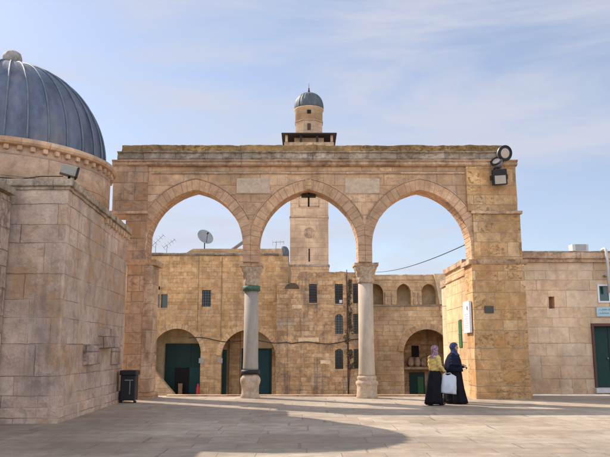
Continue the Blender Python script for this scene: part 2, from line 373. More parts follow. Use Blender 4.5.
def wall(mb, x0, x1, z0, top, yf, yb, ops=(), mp=None, soff=0):
    """slab with openings; top may be a number or a function of x; faces front, back, reveals, ends, top"""
    mp = mp or (lambda u, d, z: (u, d, z))
    tf = top if callable(top) else (lambda x: top)
    X = {x0, x1}
    for o in ops: X.update(o['xs'])
    if callable(top):
        n = max(2, int((x1-x0)/.4)); X.update(x0+(x1-x0)*i/n for i in range(n+1))
    X = sorted(X); XX = [X[0]]
    for x in X[1:]:
        if x-XX[-1] > 1e-4: XX.append(x)
    X = XX
    def q(a, b, c, d, uv=None, sm=False, mi=0): mb.quad([mp(*a), mp(*b), mp(*c), mp(*d)], uv, sm, mi)
    for a, b in zip(X, X[1:]):
        mid = (a+b)/2
        cov = sorted([o for o in ops if o['x0']-1e-6 < mid < o['x1']+1e-6], key=lambda o: o['z0'])
        za = zb = z0; done_bottom = False
        for o in cov:
            if o['z0'] > za+1e-5 or o['z0'] > zb+1e-5:
                q((a,yf,za),(b,yf,zb),(b,yf,o['z0']),(a,yf,o['z0']), [(a,za),(b,zb),(b,o['z0']),(a,o['z0'])])
                q((b,yb,zb),(a,yb,za),(a,yb,o['z0']),(b,yb,o['z0']), [(b,zb),(a,za),(a,o['z0']),(b,o['z0'])])
                q((a,yf,o['z0']),(b,yf,o['z0']),(b,yb,o['z0']),(a,yb,o['z0']))
            za, zb = o['top'](a), o['top'](b)
            q((a,yb,za),(b,yb,zb),(b,yf,zb),(a,yf,za), None, False, soff)
        ta, tb = tf(a), tf(b)
        q((a,yf,za),(b,yf,zb),(b,yf,tb),(a,yf,ta), [(a,za),(b,zb),(b,tb),(a,ta)])
        q((b,yb,zb),(a,yb,za),(a,yb,ta),(b,yb,tb), [(b,zb),(a,za),(a,ta),(b,tb)])
        q((a,yf,ta),(b,yf,tb),(b,yb,tb),(a,yb,ta))
        if not cov: q((a,yb,z0),(b,yb,z0),(b,yf,z0),(a,yf,z0))
    q((x0,yb,z0),(x0,yf,z0),(x0,yf,tf(x0)),(x0,yb,tf(x0))); q((x1,yf,z0),(x1,yb,z0),(x1,yb,tf(x1)),(x1,yf,tf(x1)))
    for o in ops:
        for xx, sg in ((o['x0'], 1), (o['x1'], -1)):
            if x0+1e-4 < xx < x1-1e-4:
                zt = o['top'](xx)
                P = [(xx,yf,o['z0']),(xx,yb,o['z0']),(xx,yb,zt),(xx,yf,zt)]
                if zt-o['z0'] > 1e-3: q(*(P if sg > 0 else P[::-1]), None, False, soff)
    return mb

def ring(mb, xc, hw, zs, rise, t, y0, y1, xlo=-1e9, xhi=1e9, zb=None, n=30, hood=0.0):
    """band round a pointed arch; UV v runs along the curve so that courses become voussoirs"""
    e = (rise*rise-hw*hw)/(2*hw) if rise > hw else 0.0
    Rr = hw+e
    def pt(side, k, rad):
        am = math.acos(max(-1, min(1, e/rad)))
        a = am*k
        return (xc + side*(rad*math.cos(a)-e), zs+rad*math.sin(a))
    cl = lambda p: (min(max(p[0], xlo), xhi), p[1])
    for side in (-1, 1):
        L = 0; rows = []
        if zb is not None:
            m = 4
            for i in range(m): 
                z = zb+(zs-zb)*i/m; rows.append(((xc+side*hw, z), (xc+side*(hw+t), z)))
        for i in range(n+1): rows.append((pt(side, i/n, Rr), pt(side, i/n, Rr+t)))
        for (a0, b0), (a1, b1) in zip(rows, rows[1:]):
            dl = math.hypot(a1[0]-a0[0], a1[1]-a0[1]); a0, b0, a1, b1 = map(cl, (a0, b0, a1, b1))
            u0 = 20*side
            uv = [(u0, L),(u0+t, L),(u0+t, L+dl),(u0, L+dl)]
            P = [(a0[0],y0,a0[1]),(b0[0],y0,b0[1]),(b1[0],y0,b1[1]),(a1[0],y0,a1[1])]
            O = [(b0[0],y0,b0[1]),(b0[0],y1,b0[1]),(b1[0],y1,b1[1]),(b1[0],y0,b1[1])]
            I = [(a0[0],y0,a0[1]),(a1[0],y0,a1[1]),(a1[0],y1,a1[1]),(a0[0],y1,a0[1])]
            uvi = [(0,L),(0,L+dl),(y1-y0,L+dl),(y1-y0,L)]
            mb.quad(P, uv); mb.quad(O); mb.quad(I, uvi)
            L += dl
    return mb

# ------------------------------------------------------------------ setting
LOW = -3.5
g = MB()
N = 24
for i in range(N):
    for j in range(N):
        x0, x1 = -1500+3000*i/N, -1500+3000*(i+1)/N; y0, y1 = -1500+3000*j/N, -1500+3000*(j+1)/N
        g.quad([(x0,y0,LOW),(x1,y0,LOW),(x1,y1,LOW),(x0,y1,LOW)])
struct(g.build('ground', M['lower_paving']))
p = MB()
def ph(x, y): return .012*noise.noise(Vector((x*.35, y*.35, 0)))
xs = [-45+1.0*i for i in range(91)]; ys = [-30+1.0*j for j in range(54)] + [23.62]
n0 = 0
for x in xs:
    for y in ys: p.v.append((x, y, ph(x, y)))
for i in range(len(xs)-1):
    for j in range(len(ys)-1):
        a = i*len(ys)+j; p.face((a, a+len(ys), a+len(ys)+1, a+1))
struct(p.build('paved_terrace', M['paving']))
q = box(-45, 45, -30, 23.6, LOW+.004, -.03); struct(q.build('terrace_retaining_block', M['facade_left']))
s = MB()
for k in range(18): s.box(-4.6, 5.2, 23.62+.34*k, 23.62+.34*(k+1), LOW+.006, -.18*(k+1)-.02)
struct(s.build('stairs', M['lower_paving']))

# ------------------------------------------------------------------ arcade
ar = root('stone_arcade', (0.4, 22.5, 0), 'freestanding stone arcade of three pointed arches on two columns', 'arcade')
A = [(-3.535, 1.555), (.11, 1.59), (3.72, 1.58)]
ZS, AP, TOP = 4.72, 6.59, 7.40
ops = [arch_op(xc, hw, 4.23, ZS, AP-ZS) for xc, hw in A]
w = wall(MB(), -5.3, 5.6, 4.23, TOP, 22.12, 22.86, ops, soff=1)
w.build('arch_wall', [M['spandrel'], M['soffit']], ar, rough=.012, sub=.6)
for i, (xc, hw) in enumerate(A):
    xlo = [-5.3, -1.735, 1.925][i]; xhi = [-1.745, 1.915, 5.5][i]
    ring(MB(), xc, hw, ZS, AP-ZS, .33, 22.095, 22.3, xlo, xhi, zb=4.24).build('voussoir_ring', M['voussoir'], ar, rough=.006, sub=.5)
    hb = MB(); e = ((AP-ZS)**2-hw*hw)/(2*hw); Rr = hw+e+.36
    for sd in (-1, 1):
        pts = []
        for k in range(25):
            a = (math.acos(e/Rr))*k/24
            x, z = xc+sd*(Rr*math.cos(a)-e), ZS+Rr*math.sin(a)
            if xlo+.02 < x < xhi-.02: pts.append((x, 22.09, z))
        hb.tube(pts, .014, 6)
    hb.build('hood_moulding', M['moulding'], ar, rough=.006, sub=9)
# right pier
box(5.25, 6.98, 22.0, 23.1, -.05, .20).build('pier_plinth', M['pier_stone'], ar, bevel=.02, rough=.01)
pr = box(5.27, 6.95, 22.03, 23.07, .20, 4.16).build('pier', M['pier_stone'], ar, bevel=.02, rough=.014, sub=.25)
MB().prism([(21.93,4.30),(21.97,4.22),(22.02,4.16),(23.08,4.16),(23.13,4.22),(23.17,4.30)], 5.17, 7.04, 'x').build('impost', M['moulding'], ar, rough=.012, sub=.25)
box(5.38, 6.90, 22.04, 23.06, 4.30, 5.78).build('pier', M['pier_stone'], ar, bevel=.02, rough=.014, sub=.25)
box(5.33, 6.96, 21.97, 23.12, 5.78, 5.87).build('string_course', M['moulding'], ar, rough=.014, sub=.2)
box(5.22, 6.83, 22.03, 23.07, 5.87, 7.36).build('pier', M['pier_stone'], ar, bevel=.02, rough=.014, sub=.25)
# left pier
box(-5.60, -4.72, 21.98, 23.1, -.05, .18).build('pier_plinth', M['left_pier'], ar, bevel=.02, rough=.01)
box(-5.62, -4.98, 22.03, 23.07, .18, 4.16).build('pier', M['left_pier'], ar, bevel=.02, rough=.014, sub=.25)
box(-5.08, -4.80, 21.99, 23.0, .18, 4.13).build('engaged_shaft', M['moulding'], ar, bevel=.06, rough=.012, sub=.25)
MB().prism([(21.90,4.30),(21.95,4.22),(22.0,4.13),(23.08,4.13),(23.13,4.22),(23.17,4.30)], -5.68, -4.70, 'x').build('impost', M['moulding'], ar, rough=.012, sub=.2)
box(-5.74, -5.09, 22.03, 23.07, 4.30, 5.78).build('pier', M['left_pier'], ar, bevel=.02, rough=.014, sub=.25)
box(-6.24, -5.05, 21.97, 23.12, 5.78, 5.87).build('string_course', M['moulding'], ar, rough=.014, sub=.2)
box(-6.20, -5.09, 22.03, 23.07, 5.87, 7.36).build('pier', M['left_pier'], ar, bevel=.02, rough=.014, sub=.25)
box(-4.98, 5.18, 22.075, 22.2, 7.12, 7.17).build('thin_string_course', M['moulding'], ar, rough=.008, sub=.3)
# entablature
MB().prism([(22.02,7.36),(21.96,7.40),(21.96,7.47),(21.90,7.50),(21.90,7.54),(23.20,7.54),(23.20,7.50),(23.14,7.47),(23.14,7.40),(23.08,7.36)], -6.24, 6.87, 'x').build('lower_cornice', M['moulding'], ar, rough=.012, sub=.2)
MB().prism([(21.98,7.54),(21.94,7.60),(21.95,7.76),(21.89,7.79),(21.89,7.82),(23.21,7.82),(23.21,7.79),(23.15,7.76),(23.16,7.60),(23.12,7.54)], -6.08, 6.62, 'x').build('cornice', M['cornice'], ar, rough=.024, sub=.16)
MB().prism([(21.99,7.82),(22.10,8.08),(23.0,8.08),(23.11,7.82)], -5.98, 6.46, 'x').build('coping', M['lichen'], ar, rough=.035, sub=.13)
for x0, x1 in ((-2.22, -1.14), (1.30, 2.42)):
    box(x0, x1, 22.095, 22.16, 6.47, 6.97).build('inset_panel', M['grey_slab'], ar, bevel=.012, rough=.004, sub=.3)
hk = MB().tube([(.12,22.6,6.62),(.12,22.6,6.4),(.12,22.6,6.13)], .03, 8)
hk.build('lantern_rod', M['iron'], ar)
box(-.12, .36, 22.5, 22.75, 6.46, 6.53).build('keystone_bracket', M['dark_wood'], ar)
box(.0, .20, 22.06, 22.2, 6.60, 6.93).build('keystone', M['pier_stone'], ar, bevel=.02, rough=.02, sub=.12)

def capital(x, y, z0, z1, wt, rb, parent, mat):
    b = MB(); n = 18
    rows = [(rb*1.05, 0, 0), (rb*1.22, .03, 0), (rb*1.1, .06, 0)]
    H = z1-z0; b_rows = []
    seg = 48
    nn = len(b.v); prof = []
    for i in range(n+1):
        k = i/n; sq = min(1, max(0, (k-.45)/.35))
        rad = rb*1.12 + (wt/2-rb*1.12)*(k**1.6)
        for j in range(seg):
            a = 2*PI*j/seg
            c, s_ = math.cos(a), math.sin(a)
            sqr = 1/max(abs(c), abs(s_))
            rr = rad*((1-sq)+sq*min(sqr, 1.34))
            leaf = .5+.5*math.cos(a*8+(PI if int(k*3) % 2 else 0))
            kk = (k*3) % 1
            if k < .82: rr *= 1+.13*leaf*math.sin(kk*PI)**.7*(.6+.5*kk)-.04
            b.v.append((x+rr*c, y+rr*s_, z0+H*.86*k))
    for i in range(n):
        for j in range(seg):
            k = (j+1) % seg; b.face((nn+i*seg+j, nn+i*seg+k, nn+(i+1)*seg+k, nn+(i+1)*seg+j), smooth=True)
    b.face([nn+j for j in range(seg)][::-1]); b.face([nn+n*seg+j for j in range(seg)])
    o = b.build('capital', mat, parent, rough=.012, sub=9)
    box(x-wt/2-.02, x+wt/2+.02, y-wt/2-.02, y+wt/2+.02, z1-H*.16, z1).build('abacus', M['moulding'], o, bevel=.015, rough=.02, sub=.1)
    return o
# left column: grey shaft, green collar, waisted pedestal
cl = MB().lathe([(.245,.86),(.245,.93),(.236,1.2),(.225,3.34)], (-1.72, 22.55, 0), 40).build('column_shaft', M['column_white'], ar)
MB().lathe([(.25,3.34),(.285,3.35),(.285,3.50),(.25,3.51)], (-1.72, 22.55, 0), 40).build('green_collar', M['verdigris'], ar)
MB().lathe([(.26,.73),(.30,.735),(.30,.86),(.26,.865)], (-1.72, 22.55, 0), 40).build('iron_collar', M['iron'], ar)
capital(-1.72, 22.55, 3.50, 4.23, .70, .22, ar, M['capital'])
def sqf(p):
    return lambda a, z: (1/(abs(math.cos(a))**p+abs(math.sin(a))**p)**(1/p))
MB().lathe([(.30,-.03),(.31,.04),(.275,.12),(.265,.25),(.275,.38),(.30,.45),(.315,.52),(.31,.60),(.25,.68),(.22,.735)], (-1.72,22.55,0), 48, sqf(3.2), smooth=True).build('column_base', M['base_stone'], ar, rough=.012, sub=9)
# right column: cream shaft, torus base
MB().lathe([(.262,.68),(.262,.75),(.25,1.2),(.235,3.62)], (1.95,22.55,0), 40).build('column_shaft', M['column_cream'], ar)
capital(1.95, 22.55, 3.60, 4.23, .74, .235, ar, M['capital'])
MB().lathe([(.31,-.03),(.335,.03),(.32,.12),(.315,.34),(.33,.38),(.36,.43),(.355,.50),(.29,.535),(.285,.56),(.31,.60),(.31,.65),(.27,.685)], (1.95,22.55,0), 48, lambda a, z: (1/(abs(math.cos(a))**3+abs(math.sin(a))**3)**(1/3)) if z < .36 else 1, smooth=True).build('column_base', M['base_stone'], ar, rough=.012, sub=9)
box(5.62, 5.90, 21.99, 22.05, 2.62, 2.84).build('bronze_plaque', M['dark_plaque'], ar, bevel=.005)

# low kerb along the top of the stairs
tag(box(-4.5, 5.1, 23.25, 23.55, -.02, .045).build('stone_kerb', M['moulding'], rough=.012, sub=.3), 'low pale stone kerb behind the arcade columns at the stair head', 'kerb')

# floodlights on arcade
fl = root('square_floodlight', (6.22, 21.80, 6.62), 'black square floodlight with pale glass on the right pier', 'floodlight')
T = Matrix.Translation((6.22, 21.80, 6.95)) @ Matrix.Rotation(R(10), 4, 'X') @ Matrix.Rotation(R(-4), 4, 'Y')
MB().box(-.23, .23, -.10, .08, -.27, .23, T).build('housing', M['black'], fl, bevel=.02)
MB().box(-.175, .175, -.112, -.104, -.235, .03, T).build('lens', M['lens'], fl)
MB().box(-.26, -.235, -.06, .16, -.1, .05, T).build('bracket', M['iron'], fl)
MB().box(.235, .26, -.06, .16, -.1, .05, T).build('bracket', M['iron'], fl)
def round_lamp(loc, r, rz, rx, label):
    o = root('round_floodlight', loc, label, 'floodlight', 'round floodlights on the arcade corner')
    T = Matrix.Rotation(R(rz), 4, 'Z') @ Matrix.Rotation(R(90+rx), 4, 'X')
    MB().lathe([(r*.35,-.26),(r*.7,-.18),(r,-.03),(r*1.02,.03),(r*.93,.035)], loc, 32, T=T).build('housing', M['grey_metal'], o)
    MB().lathe([(r*.92,.022),(r*.92,.03),(r*.5,.045),(.0,.05)], loc, 32, T=T).build('lens', M['lens'], o)
    MB().lathe([(r*1.0,.012),(r*1.03,.014),(r*1.03,.05),(r*.93,.052),(r*.93,.04)], loc, 32, T=T).build('rim', M['iron'], o)
    MB().tube([(loc[0]-.02, loc[1]+.12, loc[2]-r*.9), (loc[0]-.04, loc[1]+.3, loc[2]-r*1.1)], .025, 6).build('bracket', M['iron'], o)
    return o
round_lamp((6.40, 21.72, 7.70), .25, 18, 12, 'big round floodlight with dark rim at the arcade top right corner')
round_lamp((6.14, 21.74, 7.42), .19, -40, -35, 'smaller round lamp turned aside between round floodlight and square floodlight')

# ------------------------------------------------------------------ domed building
db = root('domed_building', (-8.1, 14.9, 0), 'rose grey stone building under a ribbed blue lead dome', 'building')
FP = [(-5.12,14.8),(-5.42,21.2),(-11.2,21.2),(-11.2,14.8)]
def off(poly, d):
    c = Vector((sum(p[0] for p in poly)/4, sum(p[1] for p in poly)/4)); out = []
    for p in poly: out.append((p[0]+math.copysign(d, p[0]-c.x), p[1]+math.copysign(d, p[1]-c.y)))
    return out
MB().prism(FP, .30, 4.92, 'z').build('wall', M['left_stone'], db, bevel=.02, rough=.016, sub=.3)
MB().prism(off(FP, .07), -.05, .31, 'z').build('plinth', M['left_stone'], db, bevel=.03, rough=.02, sub=.3)
MB().prism(off(FP, .04), 4.90, 4.97, 'z').build('lower_cornice', M['cornice'], db, rough=.015, sub=.25)
MB().prism(off(FP, .10), 4.97, 5.13, 'z').build('cornice', M['cornice'], db, bevel=.03, rough=.02, sub=.25)
for k in range(9):
    y = 18.2+k*.34; x = -5.12-.3*(y-14.8)/6.4
    box(x-.02, x+.09, y-.07, y+.07, 4.77, 4.905).build('cornice_bracket', M['drum'], db, bevel=.02, rough=.015, sub=.1)
DC = (-8.06, 18.2)
dr = MB().lathe([(2.76,5.10),(2.76,6.19)], (*DC,0), 96, smooth=True).build('drum', M['drum'], db)
MB().lathe([(2.74,6.18),(2.88,6.20),(2.92,6.25),(2.92,6.33),(2.84,6.37),(2.6,6.42)], (*DC,0), 96, smooth=False).build('drum_cornice', M['drum'], dr, rough=.01, sub=9)
cb = MB()
for i in range(60):
    a = 2*PI*i/60; T = Matrix.Translation((*DC, 0)) @ Matrix.Rotation(a, 4, 'Z')
    MB().box(2.70, 2.84, -.06, .06, 6.07, 6.195, T).build('corbel', M['drum'], dr, bevel=.03)
dp = []
RB, HD = 2.57, 2.74
for i in range(33):
    k = i/32; a = k*PI/2
    r_ = RB*(math.cos(a)**.90); z = 6.36 + HD*(math.sin(a)**1.04)
    if i == 32: r_ = .02
    dp.append((r_*(1+.012*math.sin(k*PI)), z))
NR = 32
def ribs(a, z):
    t = (a*NR/(2*PI)) % 1; t = min(t, 1-t)
    return 1 + .016*max(0, 1-t/.07) - .004*math.sin(t*PI*2)
dome = MB().lathe(dp, (*DC,0), NR*14, ribs).build('dome', M['lead'], db)
for i in range(NR):
    a = 2*PI*i/NR
    pts = [(DC[0]+1.015*r_*math.cos(a), DC[1]+1.015*r_*math.sin(a), z+.005) for r_, z in dp[:-1]]
    MB().tube(pts, .026, 5).build('seam', M['lead_rib'], dome)
MB().lathe([(.20,9.33),(.13,9.40),(.10,9.46),(.17,9.50),(.235,9.60),(.25,9.70),(.21,9.81),(.12,9.88),(.03,9.90)], (*DC,-.29), 32, lambda a, z: 1+.05*math.cos(a*10)).build('finial', M['finial_stone'], db)
# hooded stone blocks on the side wall
def hood(y, z0, z1, wd, out):
    x = -5.12-.3*(y-14.8)/6.4
    b = MB(); n = len(b.v)
    P = [(x-.05,z0),(x+out,z0+.03),(x+out*.75,z1-.02),(x-.05,z1+.03)]
    b.prism([(0,0)], 0, 0) if False else None
    v = [(px, y-wd/2, pz) for px, pz in P] + [(px, y+wd/2, pz) for px, pz in P]
    b.v += v
    for f in ((0,1,2,3),(7,6,5,4),(1,0,4,5),(2,1,5,6),(3,2,6,7),(0,3,7,4)): b.face(f)
    return b.build('hooded_block', M['left_dark'], db, bevel=.02, rough=.015, sub=.12)
hood(17.15, 1.11, 1.60, .95, .16); hood(18.65, 1.52, 2.04, 1.2, .30); hood(20.0, 1.06, 1.54, .9, .08)
# roof lamp
rl = root('box_floodlight', (-5.35, 15.35, 5.17), 'pale green box lamp on the cornice below the blue dome', 'floodlight')
T = Matrix.Translation((-5.35, 15.45, 5.47)) @ Matrix.Rotation(R(24), 4, 'Z') @ Matrix.Rotation(R(12), 4, 'Y')
MB().box(-.20, .14, -.12, .12, -.10, .11, T).build('housing', M['lamp_box'], rl, bevel=.015)
MB().box(.14, .19, -.13, .13, -.12, .13, T).build('rim', M['iron'], rl, bevel=.01)
MB().box(.19, .20, -.10, .10, -.09, .10, T).build('lens', M['lens'], rl)
MB().tube([(-5.35,15.45,5.36),(-5.35,15.4,5.17)], .03, 8).build('post', M['iron'], rl)
tag(MB().tube([(-5.45,15.35,5.34),(-5.9,15.2,5.30),(-6.3,15.05,5.20),(-6.9,14.9,5.22),(-7.6,14.9,5.19)], .012, 5).build('lamp_cable', M['black']), 'thin black cable running left from the box lamp on the cornice', 'cable')

# wall at far left coming towards the viewer
sw = root('side_wall', (-6.9, 11.0, 0), 'dark streaked stone wall at the far left before the domed building', 'wall')
box(-7.6, -6.30, 6.5, 14.72, -.05, 4.72).build('wall', M['left_dark'], sw, bevel=.03, rough=.02, sub=.4)
box(-7.7, -6.18, 6.4, 14.62, 4.72, 4.88).build('coping', M['cornice'], sw, bevel=.02, rough=.02, sub=.3)

# bin
bn = root('litter_bin', (-5.04, 20.62, 0), 'black litter bin with pale stripes in the corner beside the left pier', 'bin')
MB().prism([(-5.27,20.42),(-4.84,20.42),(-4.84,20.82),(-5.27,20.82)], .06, .76, 'z').build('body', M['black'], bn, bevel=.03)
MB().prism([(-5.30,20.39),(-4.81,20.39),(-4.81,20.85),(-5.30,20.85)], .76, .91, 'z').build('lid', M['black'], bn, bevel=.04)
box(-5.15, -4.90, 20.405, 20.416, .62, .645).build('stripe', M['grey_metal'], bn)
box(-5.00, -4.975, 20.405, 20.416, .24, .615).build('stripe', M['grey_metal'], bn)
for x in (-5.25, -4.85): MB().lathe([(.04,0),(.045,.06)], (x,20.5,0), 12).build('foot', M['iron'], bn)

# ------------------------------------------------------------------ gate wall behind right pier
gw = root('gate_wall', (5.8, 24.5, -3.4), 'sunlit honey stone side wall running back behind the right pier', 'wall')
mp = lambda u, d, z: (d, u, z)
w = wall(MB(), 23.12, 26.35, LOW, 4.28, 5.30, 5.72, [rect_op(23.85, 24.30, 1.55, 2.50)], mp=mp)
w.build('wall', M['gate_stone'], gw, rough=.012, sub=.4)
box(5.22, 5.80, 23.1, 26.42, 4.28, 4.46).build('coping', M['moulding'], gw, bevel=.02, rough=.015, sub=.25)
box(5.26, 5.74, 23.1, 26.38, 3.92, 3.98).build('string_course', M['moulding'], gw, rough=.01, sub=.3)
sh = box(5.27, 5.34, 23.87, 24.28, 1.57, 2.48).build('shutter', M['green_paint'], gw)
box(5.255, 5.272, 23.87, 24.28, 2.0, 2.03).build('shutter_bar', M['grey_metal'], sh)
nb = root('notice_board', (5.2, 22.6, 2.1), 'white notice board on the inner face of the right pier', 'notice board')
box(5.17, 5.25, 22.18, 23.02, 2.02, 3.02).build('panel', M['white_paint'], nb, bevel=.006)
MB().lathe([(.07,0),(.07,.004)], (0,0,0), 16).build('emblem', M['brown_ink'], nb)
em = nb.children[-1] if nb.children[-1].name.startswith('emblem') else [c for c in nb.children if c.name.startswith('emblem')][0]
em.data.transform(Matrix.Translation(ORI[nb.name])); em.data.transform(Matrix.Rotation(R(-90), 4, 'Y'))
em.data.transform(Matrix.Translation(Vector((5.165,22.42,2.80))-ORI[nb.name]))
for k in range(7):
    ww = [.30,.28,.30,.22,.29,.26,.18][k]
    box(5.164, 5.169, 22.60-ww, 22.60+ww, 2.60-.07*k, 2.615-.07*k).build('text_line', M['off_white'], nb)

# ------------------------------------------------------------------ right building
rb = root('right_building', (11, 29, 0), 'pale stone building with flat roof right of the arcade', 'building')
w = wall(MB(), 7.0, 22, -.05, 4.62, 25.3, 25.75, [rect_op(10.24, 11.57, .17, 2.42), rect_op(10.56, 11.49, 3.16, 3.82), rect_op(8.78, 8.99, 2.95, 3.38)])
w.build('wall', M['right_stone'], rb, rough=.012, sub=.6)
box(7.02, 21.95, 25.76, 36, -.05, 4.60).build('rear_block', M['right_stone'], rb)
box(6.95, 22.05, 25.2, 36.05, 4.62, 4.74).build('lower_cornice', M['moulding'], rb, rough=.015, sub=.3)
box(6.97, 22.03, 25.12, 36.1, 4.74, 4.97).build('cornice', M['moulding'], rb, bevel=.03, rough=.02, sub=.3)
box(6.97, 22.03, 25.16, 36.05, 4.97, 5.02).build('coping', M['cornice'], rb, rough=.02, sub=.25)
box(7.02, 22.0, 25.21, 25.3, -.05, .14).build('plinth', M['right_stone'], rb, bevel=.02, rough=.012, sub=.4)
fr = MB(); fr.box(10.24, 10.32, 25.24, 25.5, .17, 2.42); fr.box(11.49, 11.57, 25.24, 25.5, .17, 2.42); fr.box(10.32, 11.49, 25.24, 25.5, 2.32, 2.42)
df = box(10.32, 11.49, 25.50, 25.56, .17, 2.32).build('door', M['green_door'], rb)
fr.build('door_frame', M['brown_frame'], df)
box(10.90, 10.92, 25.48, 25.50, .17, 2.32).build('door_seam', M['black'], df)
MB().lathe([(.02,0),(.035,.05),(.0,.07)], (10.84,25.47,1.15), 12).build('handle', M['grey_metal'], df)
box(10.17, 11.67, 25.0, 25.5, .0, .165).build('door_sill', M['off_white'], rb, bevel=.01)
wf = MB(); wf.box(10.56,10.62,25.27,25.5,3.16,3.82); wf.box(11.43,11.49,25.27,25.5,3.16,3.82); wf.box(10.62,11.43,25.27,25.5,3.76,3.82); wf.box(10.62,11.43,25.27,25.5,3.16,3.22)
wo = wf.build('window', M['white_paint'], rb); box(10.62,11.43,25.42,25.44,3.22,3.76).build('pane', M['glass_green'], wo); box(11.0,11.04,25.38,25.42,3.22,3.76).build('mullion', M['white_paint'], wo)
box(8.78, 8.99, 25.6, 25.7, 2.9, 3.42).build('niche_back', M['tiles'], rb)
sg = root('wall_sign', (10.7, 25.28, 2.6), 'pale teal sign with small lettering between window and door', 'sign')
box(10.46, 11.5, 25.25, 25.30, 2.66, 3.00).build('panel', M['teal_sign'], sg, bevel=.005)
def txt(body, x, y, z, size, mat, parent, name='lettering', rot=(R(90),0,0)):
    cu = bpy.data.curves.new(name, 'FONT'); cu.body = body; cu.size = size; cu.extrude = .002; cu.align_x = 'CENTER'
    o = bpy.data.objects.new(name, cu); COL.objects.link(o)
    dg = bpy.context.evaluated_depsgraph_get(); me = bpy.data.meshes.new_from_object(o.evaluated_get(dg)); bpy.data.objects.remove(o)
    me.transform(Matrix.Translation((x,y,z)) @ Matrix.Rotation(rot[2], 4, 'Z') @ Matrix.Rotation(rot[0], 4, 'X')); me.transform(Matrix.Translation(-ORI[parent.name]))
    me.materials.clear(); me.materials.append(mat)
    o = bpy.data.objects.new(name, me); COL.objects.link(o); o.parent = parent; return o
# the photograph's sign is illegible: short strokes stand for its two lines of script
random.seed(5)
for zz in (2.90, 2.775):
    x = 10.56; b = MB()
    while x < 11.40:
        l = random.uniform(.02, .05); hh = random.uniform(.02, .05)
        b.box(x, x+l, 25.243, 25.248, zz-.008, zz+.008); 
        if random.random() < .6: b.box(x+l-.012, x+l, 25.2425, 25.2429, zz+.0, zz+hh)
        x += l+random.choice((.0, .012, .03))
    b.build('script_line', M['teal_ink'], sg)
pp = root('rain_pipe', (10.85, 25.1, 3.4), 'cream rain pipe coming down from the right roof past the window', 'pipe')
MB().tube([(10.84,25.35,5.08),(10.84,25.1,5.10),(10.86,25.02,5.04),(10.88,25.02,4.6),(10.91,25.12,3.5)], .05, 12).build('pipe', M['pipe_white'], pp)
box(10.79,10.99,25.05,25.28,4.1,4.14).build('clamp', M['grey_metal'], pp)
ac = root('air_conditioner', (10.2, 26.0, 5.02), 'off white air conditioning unit standing on the right roof', 'air conditioner')
box(9.92, 10.52, 25.7, 26.1, 5.07, 5.36).build('casing', M['off_white'], ac, bevel=.02)
T = Matrix.Translation((9.66,25.69,5.235)) @ Matrix.Rotation(R(90), 4, 'X')
for k in range(6): box(10.03, 10.43, 25.685, 25.70, 5.13+.04*k, 5.142+.04*k).build('louvre', M['grey_metal'], ac)
for x in (9.99, 10.45): box(x-.02, x+.02, 25.72, 26.08, 5.02, 5.07).build('foot', M['iron'], ac)
cc = root('security_camera', (7.15, 25.0, 4.75), 'small dark security camera beside the right pier under the roof edge', 'camera')
MB().tube([(7.35,25.05,4.72),(7.08,24.85,4.68)], .055, 12).build('housing', M['black'], cc)
MB().tube([(7.3,25.05,4.74),(7.3,25.24,4.80)], .02, 8).build('arm', M['iron'], cc)

# ------------------------------------------------------------------ back buildings
def win(parent, x0, x1, z0, z1, y, glass='glass', grille=True, arched=False, frame='iron'):
    b = box(x0, x1, y+.22, y+.25, z0, z1).build('window', M[glass], parent)
    if grille:
        gb = MB(); nx = max(2, int((x1-x0)/.16)); nz = max(3, int((z1-z0)/.17))
        for i in range(1, nx): 
            xx = x0+(x1-x0)*i/nx; gb.box(xx-.011, xx+.011, y+.12, y+.14, z0, z1)
        for j in range(1, nz):
            zz = z0+(z1-z0)*j/nz; gb.box(x0, x1, y+.145, y+.16, zz-.011, zz+.011)
        gb.build('grille', M[frame], b)
    return b
# left: long two-storey range
ba = root('ochre_range', (-7, 54, LOW), 'long ochre stone building with two green doored arches behind the arcade', 'building')
YA = 50.0
wz = lambda x: 8.18+.03*math.sin(x*1.3)
opsA = [arch_op(-9.05, 1.71, LOW, 1.35, 1.62), arch_op(-3.98, 1.90, LOW, 1.05, 1.84),
        rect_op(-7.35, -6.70, 4.52, 5.70), rect_op(-10.90, -10.38, 4.44, 5.40), rect_op(-10.26, -9.80, 4.44, 5.40), rect_op(-10.5,-10.36,5.72,5.98)]
wall(MB(), -17, -1.2, LOW, wz, YA, YA+.6, opsA).build('wall', M['facade_left'], ba, rough=.02, sub=1.2)
box(-17, -16.4, YA+.61, 62, LOW, 8.0).build('side_wall', M['facade_left'], ba)
box(-1.8, -1.21, YA+.61, 62, LOW, 8.0).build('side_wall', M['facade_left'], ba)
box(-16.98, -1.22, 61.4, 62, LOW, 7.98).build('rear_wall', M['facade_left'], ba)
box(-17, -1.2, YA+.3, 62.02, 8.05, 8.12).build('roof', M['lower_paving'], ba)
MB().prism([(YA-.16,8.27),(YA-.05,8.18),(YA+.62,8.18),(YA+.62,8.34),(YA-.16,8.36)], -17.1, -1.9, 'x').build('cornice', M['cornice'], ba, rough=.03, sub=.5)
